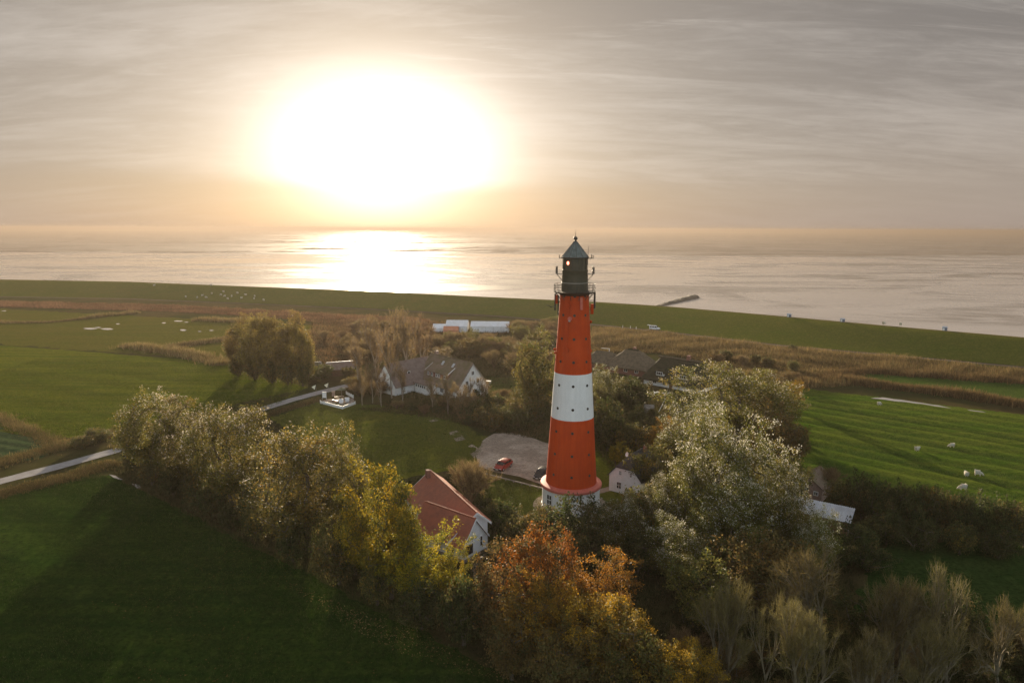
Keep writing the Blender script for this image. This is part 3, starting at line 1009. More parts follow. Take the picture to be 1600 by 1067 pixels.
    for po, z, r, mt in ((-1.02, 25.3, 0.36, 'red_paint'), (-0.62, 29.9, 0.30, 'flange_red'), (-0.95, 31.8, 0.42, 'red_paint'), (-0.15, 29.5, 0.26, 'red_paint')):
        p, a = on_tower(po, z, 0.05)
        d = Vector((math.cos(a), math.sin(a), 0))
        MB().tube(p, p + d * 0.34, r, r, 14).build('antenna_drum', mt, root, True)
    p, a = on_tower(-0.72, 29.6, 0.3)
    MB().ball(p, 0.16, 8).build('flood_lamp', 'steel', root, True)
    for po, z0, z1, out, rr, mt in ((-2.9, 30.9, 33.4, 0, 0.12, 'dark_metal'), (-2.45, 30.2, 33.2, 0, 0.09, 'dark_metal'), (-2.7, 31.9, 33.2, 0, 0.2, 'red_paint'),
                                    (2.95, 31.2, 33.6, 0, 0.15, 'dark_metal'), (2.6, 30.4, 31.9, 0, 0.24, 'red_paint')):
        sx = -1 if po < 0 else 1
        x = abs(po) * sx
        MB().tube((x, -0.5, z0), (x, -0.5, z1), rr, rr, 8).tube((sx * 2.1, -0.4, (z0 + z1) / 2), (x, -0.5, (z0 + z1) / 2), 0.05, n=5).build('panel_antenna', mt, root)
    MB().tube((0.85, -2.2, 31.2), (0.8, -2.15, 33.0), 0.2, 0.2, 8).build('panel_antenna', 'flange_red', root)
    for po, z in ((-2.85, 25.0), (-2.75, 24.5), (2.55, 24.8), (2.45, 29.2)):
        sx = -1 if po < 0 else 1
        MB().ball((po * 1.0, -0.3, z), 0.24, 8).tube((po * 0.8, -0.2, z), (po, -0.3, z), 0.06, n=5).build('side_lamp', 'red_paint', root, True)
    # paved ring round the foot
    pv = MB().lathe([(5.9, 0.02), (5.9, 0.12), (4.5, 0.13)], c=(base.x, base.y, 0), n=60, closed=False).build('paving', 'sand')
    pv['kind'] = 'structure'
    return base
LH = build_lighthouse()

# ------------------------------------------------------------------ houses
def frame_of(a, b):
    """origin at the middle of a-b, local x along a->b"""
    a, b = Vector(a), Vector(b)
    c = (a + b) / 2
    return Vector((c.x, c.y, 0)), math.atan2(b.y - a.y, b.x - a.x), math.hypot(b.x - a.x, b.y - a.y)

def gable_walls(L, W, he, hr, t=0.0):
    mb = MB()
    x, y = L / 2, W / 2
    vs = []
    for sx in (-x, x):
        vs += [(sx, -y, 0), (sx, y, 0), (sx, y, he), (sx, 0, hr), (sx, -y, he)]
    mb.add(vs, [(0, 1, 2, 3, 4), (9, 8, 7, 6, 5), (0, 4, 9, 5), (1, 6, 7, 2), (4, 3, 8, 9), (3, 2, 7, 8), (0, 5, 6, 1)])
    return mb

def roof_slab(L, W, he, hr, side, over=0.35, gab=0.3, th=0.16, courses=0, hip=(0, 0), lift=0.03):
    """one slope of a gable roof, side=-1/+1 in local y, built from stepped courses"""
    mb = MB()
    y0 = W / 2 + over
    drop = (hr - he) / (W / 2) * over
    ze = he - drop
    n = max(1, courses)
    nrm = Vector((0, side * (hr - he), W / 2)).normalized()
    for i in range(n):
        a, b = i / n, (i + 1) / n
        lo = 0.0 if n == 1 else 0.035
        pa = Vector((0, side * lerp(y0, 0, a), lerp(ze, hr, a)))
        pb = Vector((0, side * lerp(y0, 0, b), lerp(ze, hr, b)))
        xa0 = -L / 2 - gab + hip[0] * a; xa1 = L / 2 + gab - hip[1] * a
        xb0 = -L / 2 - gab + hip[0] * b; xb1 = L / 2 + gab - hip[1] * b
        o0 = nrm * (lift + th + lo); o1 = nrm * (lift + th)
        base = nrm * lift
        vs = [(xa0, *(pa + base).yz), (xa1, *(pa + base).yz), (xb1, *(pb + base).yz), (xb0, *(pb + base).yz),
              (xa0, *(pa + o0).yz), (xa1, *(pa + o0).yz), (xb1, *(pb + o1).yz), (xb0, *(pb + o1).yz)]
        mb.add(vs, [(3, 2, 1, 0), (4, 5, 6, 7), (0, 1, 5, 4), (1, 2, 6, 5), (2, 3, 7, 6), (3, 0, 4, 7)])
    return mb

def window(parent, loc, rz, w, h, bars=1, cross=1, fmat='white_trim', depth_=0.10):
    """frame is the part, glass its sub-part; local +y of rz=0 faces -y"""
    fr = MB()
    t = 0.09
    for sx in (-1, 1): fr.box((sx * (w / 2 - t / 2), 0, 0), (t, depth_, h))
    for sz in (-1, 1): fr.box((0, 0, sz * (h / 2 - t / 2)), (w - 2 * t, depth_ - 0.004, t))
    for i in range(bars): fr.box((-w / 2 + w * (i + 1) / (bars + 1), 0, 0), (0.07, depth_ - 0.01, h - 2 * t))
    for i in range(cross): fr.box((0, 0.002, -h / 2 + h * (i + 1) / (cross + 1)), (w - 2 * t, depth_ - 0.03, 0.05))
    o = fr.build('window', fmat, parent)
    o.location = loc
    o.rotation_euler = (0, 0, rz)
    MB().box((0, 0.0, 0), (w - t, 0.03, h - t)).build('pane', 'dark_glass', o)
    return o

def red_house():
    # main volume: ridge at 5.6 m, the front wing swung a little to the right of it
    r0, r1 = G(673, 737, 5.6), G(747, 804, 5.6)
    r1 = r1 + (r0 - r1).normalized() * 0.5
    c, rz, L = frame_of(r0, r1)
    root = thing('house', 'white house with long red tiled roof, half hidden by the yellow tree', 'house', c, rz)
    W, he, hr = 8.0, 2.55, 5.6
    sides = ((-1, 8.0, 2.55), (1, 3.2, 4.38))
    vs = []
    for sx in (-L / 2, L / 2):
        vs += [(sx, -4.0, 0), (sx, 1.6, 0), (sx, 1.6, 4.34), (sx, 0, 5.55), (sx, -4.0, 2.5)]
    MB().add(vs, [(0, 1, 2, 3, 4), (9, 8, 7, 6, 5), (0, 4, 9, 5), (1, 6, 7, 2), (4, 3, 8, 9), (3, 2, 7, 8), (0, 5, 6, 1)]).build('wall', 'whitewash', root)
    for s, w_, h_ in sides:
        roof_slab(L, w_, h_, hr, s, 0.4, 0.2, 0.1, 16 if s < 0 else 7).build('roof', 'tile_red', root)
    MB().tube((-L / 2 - 0.25, 0, hr + 0.17), (L / 2 + 0.25, 0, hr + 0.17), 0.14, n=8).build('ridge_cap', 'tile_red', root)
    for s in (-1, 1):
        for e in (-1, 1):
            x = e * (L / 2 + 0.24)
            w_, h_ = [(q[1], q[2]) for q in sides if q[0] == s][0]
            MB().poly_prism([(x, s * (w_ / 2 + 0.45), h_ - 0.6), (x, s * (w_ / 2 + 0.45), h_ - 0.25), (x, 0, hr + 0.25), (x, 0, hr - 0.1)], (e * 0.06, 0, 0)).build('bargeboard', 'white_trim', root)
    MB().box((-L / 2 + 1.2, -0.9, hr + 0.25), (0.7, 0.6, 1.2)).build('chimney', 'brick_red', root)
    # front volume; its gable faces right-front
    iv = Matrix.Rotation(-rz, 4, 'Z') @ Matrix.Translation(-c)
    ga = iv @ G(742, 811.5, 5.3)
    gb = iv @ G(685, 792, 5.3)
    gb = ga + (gb - ga).normalized() * 9.0
    rz2 = math.atan2(ga.y - gb.y, ga.x - gb.x)
    L2 = math.hypot(ga.x - gb.x, ga.y - gb.y)
    mid = (ga + gb) / 2
    def put(o):
        o.location = (mid.x, mid.y, 0); o.rotation_euler = (0, 0, rz2); return o
    W2, he2, hr2 = 4.5, 2.5, 5.3
    w2 = put(gable_walls(L2, W2, he2, hr2 - 0.04).build('wall', 'whitewash', root))
    tag(w2, 'white front gable wall with dark windows')
    for s in (-1, 1):
        o = put(roof_slab(L2, W2, he2, hr2, s, 0.35, 0.2, 0.1, 12).build('roof', 'tile_red', root))
    put(MB().tube((-L2 / 2, 0, hr2 + 0.16), (L2 / 2 + 0.2, 0, hr2 + 0.16), 0.13, n=8).build('ridge_cap', 'tile_red', root))
    x = L2 / 2 + 0.24
    for s in (-1, 1):
        put(MB().poly_prism([(x, s * (W2 / 2 + 0.38), he2 - 0.5), (x, s * (W2 / 2 + 0.38), he2 - 0.2), (x, 0, hr2 + 0.24), (x, 0, hr2 - 0.08)], (0.07, 0, 0)).build('bargeboard', 'white_trim', root))
    put(MB().box((0, 0, 0.25), (L2 + 0.1, W2 + 0.1, 0.5)).build('plinth', 'grey_plinth', root))
    for y, z, w, h, b in ((-1.15, 1.55, 1.3, 1.3, 1), (1.2, 1.9, 0.55, 1.5, 0)):
        loc = Matrix.Rotation(rz2, 3, 'Z') @ Vector((L2 / 2 + 0.03, y, z)) + Vector((mid.x, mid.y, 0))
        window(root, loc, rz2 + PI / 2, w, h, b, 1 if b == 0 else 0, 'dark_metal' if b else 'white_trim')
    loc = Matrix.Rotation(rz2, 3, 'Z') @ Vector((L2 / 2 + 0.03, -1.5, 3.0)) + Vector((mid.x, mid.y, 0))
    window(root, loc, rz2 + PI / 2, 0.8, 0.6, 0, 0)
    for x in (-2.5, 0.0, 2.4):
        loc = Matrix.Rotation(rz2, 3, 'Z') @ Vector((x, -W2 / 2 - 0.03, 1.5)) + Vector((mid.x, mid.y, 0))
        window(root, loc, rz2, 1.1, 1.2, 1, 1)
red_house()

def village_house():
    r0, r1 = G(674, 553, 8.7), G(738.5, 568.5, 8.7)
    c, rz, L = frame_of(r0, r1)
    root = thing('house', 'large gabled house with brown mossy roof, long dormer and white annexes behind the meadow', 'house', c, rz)
    W, he, hr = 10.0, 2.5, 8.7
    gable_walls(L, W, he, hr - 0.05).build('wall', 'whitewash', root)
    for s in (-1, 1):
        roof_slab(L, W, he, hr, s, 0.4, 0.15, 0.12, 18).build('roof', 'tile_brown', root)
    MB().tube((-L / 2, 0, hr + 0.2), (L / 2, 0, hr + 0.2), 0.16, n=8).build('ridge_cap', 'tile_brown', root)
    for s in (-1, 1):
        x = L / 2 + 0.2
        MB().poly_prism([(x, s * (W / 2 + 0.4), he - 0.6), (x, s * (W / 2 + 0.4), he - 0.2), (x, 0, hr + 0.2), (x, 0, hr - 0.15)], (0.06, 0, 0)).build('bargeboard', 'wood_grey', root)
    # gable windows (gable faces local +x)
    for y, z, w, h in ((0, 6.3, 0.9, 1.1), (-1.9, 3.9, 1.0, 1.2), (1.7, 4.1, 0.9, 1.2), (-2.6, 1.4, 1.5, 1.3), (0.6, 1.4, 1.6, 1.3), (3.2, 1.4, 0.9, 1.3)):
        window(root, (L / 2 + 0.03, y, z), PI / 2, w, h, 1, 0)
    # long shed dormer on the front slope (local -y)
    dl, dx = 9.4, -1.2
    k = (hr - he) / (W / 2)
    y0 = -3.9
    zb = he + (W / 2 + y0) * k
    dh = 1.35
    y1 = -1.35
    zt = he + (W / 2 + y1) * k
    MB().add([(dx - dl / 2, y0, zb - .1), (dx + dl / 2, y0, zb - .1), (dx + dl / 2, y0, zb + dh), (dx - dl / 2, y0, zb + dh), (dx - dl / 2, y1, zt), (dx + dl / 2, y1, zt)],
             [(0, 1, 2, 3), (3, 2, 5, 4), (1, 5, 2), (0, 3, 4), (0, 4, 5, 1)]).build('dormer', 'brick_red', root)
    MB().poly_prism([(dx - dl / 2 - .3, y0 - .35, zb + dh - 0.02), (dx + dl / 2 + .3, y0 - .35, zb + dh - 0.02), (dx + dl / 2 + .3, y1 + .2, zt + .10), (dx - dl / 2 - .3, y1 + .2, zt + .10)], (0, 0, 0.14)).build('dormer_roof', 'tile_brown', root)
    for e in (-1, 1):
        x = dx + e * (dl / 2 + .34)
        MB().tube((x, y0 - .35, zb + dh + .05), (x, y1 + .2, zt + .18), 0.10, n=4).build('bargeboard', 'white_trim', root)
    for x in (-3.9, -2.2, -0.1, 1.0, 3.6):
        window(root, (dx + x, y0 - 0.03, zb + 0.68), 0, 0.95, 0.95, 1, 0)
    for x in (-2.0, 2.6):
        yy = -2.2 + 0.9
        z = hr + k * yy + 0.35
        o = MB().box((0, 0, 0), (0.8, 1.2, 0.1)).build('skylight', 'corrugated', root)
        o.location = (x, yy, z); o.rotation_euler = (math.atan(k), 0, 0)
    MB().box((-7.2, 0.4, hr + 0.3), (0.8, 0.8, 1.7)).build('chimney', 'brick_pale', root)
    # front wall windows and door
    for x, w in ((2.6, 1.6), (6.6, 1.7)):
        window(root, (x, -W / 2 - 0.03, 1.35), 0, w, 1.3, 2, 0)
    MB().box((4.5, -W / 2 - 0.04, 1.05), (1.1, 0.08, 2.1)).build('door', 'wood_brown', root)
    # flat annex with five little windows
    ax, ay, al, aw = -2.6, -W / 2 - 1.6, 5.6, 3.0
    MB().box((ax, ay, 1.3), (al, aw, 2.6)).build('annex_wall', 'whitewash', root)
    MB().box((ax - 0.6, ay - 0.1, 2.71), (al + 2.0, aw + 0.8, 0.2)).build('annex_roof', 'tile_mauve', root)
    for i in range(5):
        window(root, (ax - 1.9 + i * 0.95, ay - aw / 2 - 0.03, 1.95), 0, 0.42, 0.62, 0, 0, 'dark_metal')
    MB().box((ax - al / 2 - 0.9, ay + 0.3, 1.25), (1.7, 2.0, 2.4)).build('porch', 'wood_brown', root)
    # left wing, ridge square to the main one
    wl, ww, whe, whr = 15.0, 8.0, 2.5, 7.6
    def put(o):
        o.location = (-L / 2 - 0.6, -7.5, 0); o.rotation_euler = (0, 0, PI / 2 + 0.12); return o
    o = put(gable_walls(wl, ww, whe, whr - 0.05).build('wall', 'whitewash', root)); tag(o, 'white wall of the left wing')
    for s in (-1, 1):
        put(roof_slab(wl, ww, whe, whr, s, 0.4, 0.2, 0.12, 14).build('roof', 'tile_mauve', root))
    put(MB().tube((-wl / 2, 0, whr + 0.2), (wl / 2, 0, whr + 0.2), 0.15, n=8).build('ridge_cap', 'tile_mauve', root))
    for y in (-2.1, 1.5):
        q = Matrix.Rotation(PI / 2 + 0.12, 3, 'Z') @ Vector((-wl / 2 - 0.03, y, 1.5)) + Vector((-L / 2 - 0.6, -7.5, 0))
        window(root, q, 0.12, 1.1, 1.3, 1, 0)
    q = Matrix.Rotation(PI / 2 + 0.12, 3, 'Z') @ Vector((-1.5, -ww / 2 - 0.0 + 1.6, 4.9)) + Vector((-L / 2 - 0.6, -7.5, 0))
    window(root, q, PI / 2 + 0.12, 0.9, 0.9, 0, 0)
village_house()

def dark_cottage():
    a, b = G(951.5, 766), G(1000, 779)
    c = (a + b) / 2
    wdir = (b - a).normalized()
    W = (b - a).length
    rdir = Vector((-wdir.y, wdir.x, 0))
    L = 8.5
    cc = c + rdir * (L / 2)
    rz = math.atan2(-rdir.y, -rdir.x)          # local +x is the front gable
    root = thing('cottage', 'small white cottage with black half hipped roof right of the lighthouse', 'cottage', (cc.x, cc.y, 0), rz)
    he, hr = 2.9, 6.1
    hz = 4.4
    k = (hr - he) / (W / 2)
    yh = (hr - hz) / k
    x = L / 2
    # walls with cut-off gables
    vs = []
    for sx in (-x, x):
        vs += [(sx, -W / 2, 0), (sx, W / 2, 0), (sx, W / 2, he), (sx, yh, hz), (sx, -yh, hz), (sx, -W / 2, he)]
    MB().add(vs, [(0, 1, 2, 3, 4, 5), (11, 10, 9, 8, 7, 6), (0, 5, 11, 6), (1, 7, 8, 2), (5, 4, 10, 11), (3, 2, 8, 9), (4, 3, 9, 10), (0, 6, 7, 1)]).build('wall', 'whitewash', root)
    hx = 1.7
    th = 0.14
    for s in (-1, 1):
        ov = 0.3
        p = [(x + .2, s * (W / 2 + ov), he - k * ov), (x + .2, s * yh, hz), (x - hx, 0, hr), (-x + hx, 0, hr), (-x - .2, s * yh, hz), (-x - .2, s * (W / 2 + ov), he - k * ov)]
        p = [(a_[0], a_[1], a_[2] + 0.04) for a_ in p]
        MB().poly_prism(p, (0, 0, th)).build('roof', 'slate_dark', root)
    for e in (-1, 1):
        p = [(e * (x + .28), -yh - .08, hz - 0.02), (e * (x + .28), yh + .08, hz - 0.02), (e * (x - hx), 0, hr + .06)]
        MB().poly_prism(p, (0, 0, th + 0.03)).build('hip_roof', 'slate_dark', root)
    MB().tube((-x + hx, 0, hr + .2), (x - hx, 0, hr + .2), 0.12, n=6).build('ridge_cap', 'slate_dark', root)
    for y, z, w, h in ((-0.8, 3.55, 0.55, 0.8), (1.1, 3.55, 0.5, 0.75), (-1.0, 1.35, 0.9, 1.2)):
        window(root, (x + 0.03, y, z), PI / 2, w, h, 1, 1, 'white_trim')
    MB().box((-1.5, 0.6, hr + 0.3), (0.5, 0.5, 0.9)).build('chimney', 'brick_red', root)
    dish = MB().lathe([(0.02, 0), (0.2, 0.02), (0.38, 0.10), (0.40, 0.13), (0.2, 0.06), (0.02, 0.04)], n=16)
    d = dish.build('satellite_dish', 'white_paint', root, True)
    d.location = (x - 2.5, -0.95, hr - 0.15); d.rotation_euler = (0.4, R(70), 0)
dark_cottage()

def thatch_roof(L, W, he, hr, hip, seed, mat, parent, over=0.6, name='roof'):
    """thick hipped thatch, softly sagging"""
    r = np.random.default_rng(seed)
    nu, nv = 28, 12
    mb = MB()
    vs, fs = [], []
    def top(u, w):
        # w 0..1 across, u 0..1 along
        y = lerp(-W / 2 - over, W / 2 + over, w)
        xx = lerp(-L / 2 - over, L / 2 + over, u)
        k = (hr - he) / (W / 2)
        h1 = hr - abs(y) * k
        edge = min(xx + L / 2 + over, L / 2 + over - xx)
        h2 = he - over * k + edge * (hr - he + over * k) / max(hip, 0.2)
        h = min(h1, h2)
        h = -math.log(math.exp(-h1 * 2.2) + math.exp(-h2 * 2.2)) / 2.2 if h1 + h2 < 60 else h
        return xx, y, h
    for i in range(nu + 1):
        for j in range(nv + 1):
            x, y, z = top(i / nu, j / nv)
            vs.append((x + r.normal(0, .03), y + r.normal(0, .03), z + 0.32 + r.normal(0, .05)))
    n = len(vs)
    for i in range(nu + 1):
        for j in range(nv + 1):
            x, y, z = top(i / nu, j / nv)
            vs.append((x, y, z - 0.05))
    s = nv + 1
    for i in range(nu):
        for j in range(nv):
            a = i * s + j
            fs.append((a, a + s, a + s + 1, a + 1))
            fs.append((n + a, n + a + 1, n + a + s + 1, n + a + s))
    for i in range(nu):
        for j in (0, nv):
            a = i * s + j
            fs.append((a, a + s, n + a + s, n + a))
    for j in range(nv):
        for i in (0, nu):
            a = i * s + j
            fs.append((a, a + 1, n + a + 1, n + a))
    mb.add(vs, fs)
    return mb.build(name, mat, parent, True)

def thatched_dark():
    a, b = G(1029.6, 557.4, 7.2), G(1100, 568, 7.2)
    c, rz, L0 = frame_of(a, b)
    root = thing('thatched_house', 'low house with dark thatched roof, white dormer windows and a brick chimney', 'house', c, rz)
    L, W, he, hr = L0 + 4.0, 10.0, 2.0, 7.2
    MB().box((0, 0, he / 2), (L - 0.6, W - 0.6, he)).build('wall', 'whitewash', root)
    thatch_roof(L, W, he, hr, 3.2, 3, 'thatch_dark', root)
    MB().tube((-L0 / 2, 0, hr + .3), (L0 / 2, 0, hr + .3), 0.28, n=8).build('ridge_cap', 'thatch', root)
    MB().box((2.3, 0.2, hr + 0.6), (0.9, 0.9, 1.9)).build('chimney', 'brick_red', root)
    for x in (-3.6, 3.6):
        d = MB().box((x, -W / 2 + 1.0, 3.55), (2.4, 1.5, 1.1)).build('dormer', 'whitewash', root)
        dr = MB()
        pts = []
        for i in range(9):
            t = PI * i / 8
            pts.append((x - 1.75 * math.cos(t), -W / 2 + 0.1, 3.6 + 0.95 * math.sin(t) ** 0.8))
        pts2 = [(p[0], -W / 2 + 3.4, p[2] + 1.0) for p in pts]
        dr.add(pts + pts2, [(i, i + 1, i + 10, i + 9) for i in range(8)] + [tuple(range(8, -1, -1))])
        dr.build('dormer_roof', 'thatch_dark', root, True)
        window(root, (x, -W / 2 + 0.02, 3.65), 0, 2.0, 0.9, 2, 0)
    for x in (-5.2, -2, 2, 5.2):
        window(root, (x, -W / 2 + 0.27, 1.15), 0, 1.2, 1.1, 1, 0)
    MB().box((0, -W / 2 + 0.26, 1.05), (1.0, 0.08, 2.1)).build('door', 'wood_brown', root)
thatched_dark()

def thatched_pale():
    c = G(988, 590)
    root = thing('thatched_house', 'low house with pale brown hipped thatch, beside the dark thatched house', 'house', (c.x + 1.5, c.y + 8, 0), R(-38))
    MB().box((0, 0, 1.2), (13.0, 9.0, 2.4)).build('wall', 'brick_red', root)
    thatch_roof(13.6, 9.8, 2.4, 6.6, 4.6, 5, 'thatch', root)
    MB().box((-9.5, 0.4, 1.1), (8.5, 6.4, 2.2)).build('wall', 'brick_red', root)
    o = thatch_roof(10.5, 7.0, 2.2, 4.9, 2.4, 6, 'thatch', root)
    o.location = (-10.0, 0.4, 0)
    MB().tube((-1.8, 0, 6.85), (1.8, 0, 6.85), 0.3, n=8).build('ridge_cap', 'thatch_dark', root)
    MB().box((0.3, 0.3, 7.0), (0.8, 0.8, 1.2)).build('chimney', 'brick_red', root)
    for x in (-4.0, 0, 3.6):
        window(root, (x, -4.53, 1.35), 0, 1.2, 1.1, 1, 0)
    window(root, (6.53, -1.5, 1.4), PI / 2, 1.2, 1.2, 1, 0)
thatched_pale()

def brick_shed():
    a, b = G(1241, 776), G(1283, 786)
    c, rz, L = frame_of(a, b)
    n = Vector((-math.sin(rz), math.cos(rz), 0))
    root = thing('shed', 'small brick shed with a dark green door between the hedge and the metal roof', 'shed', c + n * 3.0, rz)
    W = L
    Ld = 6.0
    he, hr = 2.3, 3.9
    def put(o):
        o.rotation_euler = (0, 0, -PI / 2); return o
    put(gable_walls(Ld, W, he, hr).build('wall', 'brick_pale', root))
    for s in (-1, 1):
        put(roof_slab(Ld, W, he, hr, s, 0.3, 0.3, 0.1, 8).build('roof', 'tile_brown', root))
    MB().box((-0.6, -Ld / 2 - 0.03, 1.0), (1.1, 0.08, 2.0)).build('door', 'door_green', root)
    window(root, (1.2, -Ld / 2 - 0.03, 1.4), 0, 0.7, 0.7, 1, 0)
    MB().box((0, -Ld / 2 - 0.04, 3.0), (0.6, 0.06, 0.35)).build('gable_vent', 'dark_metal', root)
brick_shed()

def metal_shed():
    a, b = G(1233, 773, 3.0), G(1336, 794, 3.0)
    d = (b - a).normalized()
    n = Vector((d.y, -d.x, 0))
    L = (b - a).length
    W = 4.4
    c = (a + b) / 2 + n * (W / 2)
    rz = math.atan2(d.y, d.x)
    root = thing('barn', 'open barn with pale corrugated metal roof beside the silver poplar', 'barn', (c.x, c.y, 0), rz)
    MB().box((0, 0.3, 1.15), (L - 0.8, W - 1.2, 2.3)).build('wall', 'wood_brown', root)
    sheets = 9
    for i in range(sheets):
        w = L / sheets
        x0 = -L / 2 + i * w
        mb = MB()
        k = 8
        top = []
        for j in range(k + 1):
            x = x0 + (w + 0.06) * j / k
            z = 0.045 * (1 if j % 2 else -1) + 0.012 * (i % 2)
            top += [(x, W / 2, 3.0 + z), (x, -W / 2, 2.35 + z)]
        vs = top + [(p[0], p[1], p[2] - 0.03) for p in top]
        nn = len(top)
        fs = []
        for j in range(k):
            q = 2 * j
            fs += [(q, q + 2, q + 3, q + 1), (nn + q, nn + q + 1, nn + q + 3, nn + q + 2), (q, nn + q, nn + q + 2, q + 2), (q + 1, q + 3, nn + q + 3, nn + q + 1)]
        mb.add(vs, fs)
        mb.build('roof_panel', 'corrugated', root)
    for x in (-L / 2 + .2, 0, L / 2 - .2):
        MB().box((x, -W / 2 + .2, 1.1), (0.16, 0.16, 2.2)).build('post', 'wood_grey', root)
metal_shed()

def marquee():
    a, b = G(697, 518), G(797, 519)
    c, rz, L = frame_of(a, b)
    root = thing('marquee', 'long white marquee in two halls behind the brown scrub', 'marquee', c, rz)
    for x0, l, w, h in ((-L / 2 + 4.6, 9.0, 9, 4.6), (5.0, 16.0, 8, 4.2)):
        gable_walls(l, w, 2.5, h).build('hall', 'canvas_white', root).location = (x0, 2, 0)
        for s in (-1, 1):
            o = roof_slab(l, w, 2.5, h, s, 0.1, 0.1, 0.05, 1).build('roof', 'canvas_white', root)
            o.location = (x0, 2, 0)
        n = int(l / 3)
        for i in range(n + 1):
            MB().box((x0 - l / 2 + l * i / n, 2 - w / 2 - 0.04, 1.25), (0.10, 0.08, 2.5)).build('post', 'steel', root)
    gable_walls(6, 5, 1.6, 3.2).build('side_hall', 'canvas_white', root).location = (-L / 2 - 2.5, 0.5, 0)
    p = G(705, 521)
    t = thing('tent', 'orange tent roof in front of the white marquee', 'tent', (p.x, p.y, 0), rz)
    gable_walls(6, 4.5, 1.6, 2.9).build('wall', 'canvas_orange', t)
    for s in (-1, 1):
        roof_slab(6, 4.5, 1.6, 3.0, s, 0.15, 0.1, 0.05, 1).build('roof', 'canvas_orange', t)
    p = G(711, 536)
    t = thing('hut', 'low hut with weathered pale roof in the scrub below the marquee', 'hut', (p.x, p.y, 0), rz)
    gable_walls(6.5, 5, 1.5, 3.4).build('wall', 'wood_grey', t)
    for s in (-1, 1):
        roof_slab(6.5, 5, 1.5, 3.4, s, 0.2, 0.2, 0.1, 6).build('roof', 'wood_grey', t)
    p = G(527, 588)
    t = thing('shed', 'low shed with a pale red roof where the lane meets the bushes', 'shed', (p.x, p.y + 3, 0), R(24))
    gable_walls(7.5, 5, 2.0, 3.6).build('wall', 'wood_brown', t)
    for s in (-1, 1):
        roof_slab(7.5, 5, 2.0, 3.6, s, 0.3, 0.2, 0.1, 8).build('roof', 'tile_mauve', t)
    MB().tube((-3.9, 0, 3.75), (3.9, 0, 3.75), 0.12, n=6).build('ridge_cap', 'white_trim', t)
    p = G(488, 584)
    t = thing('shed', 'small dark shed with a pale eave beside the poplar copse', 'shed', (p.x, p.y + 2, 0), R(20))
    MB().box((0, 0, 1.1), (4, 3, 2.2)).build('wall', 'wood_brown', t)
    MB().poly_prism([(-2.3, -1.8, 2.2), (2.3, -1.8, 2.2), (2.3, 1.8, 2.7), (-2.3, 1.8, 2.7)], (0, 0, 0.12)).build('roof', 'slate_dark', t)
    MB().box((0, 1.83, 2.75), (4.6, 0.06, 0.24)).build('eave_board', 'white_trim', t)
marquee()

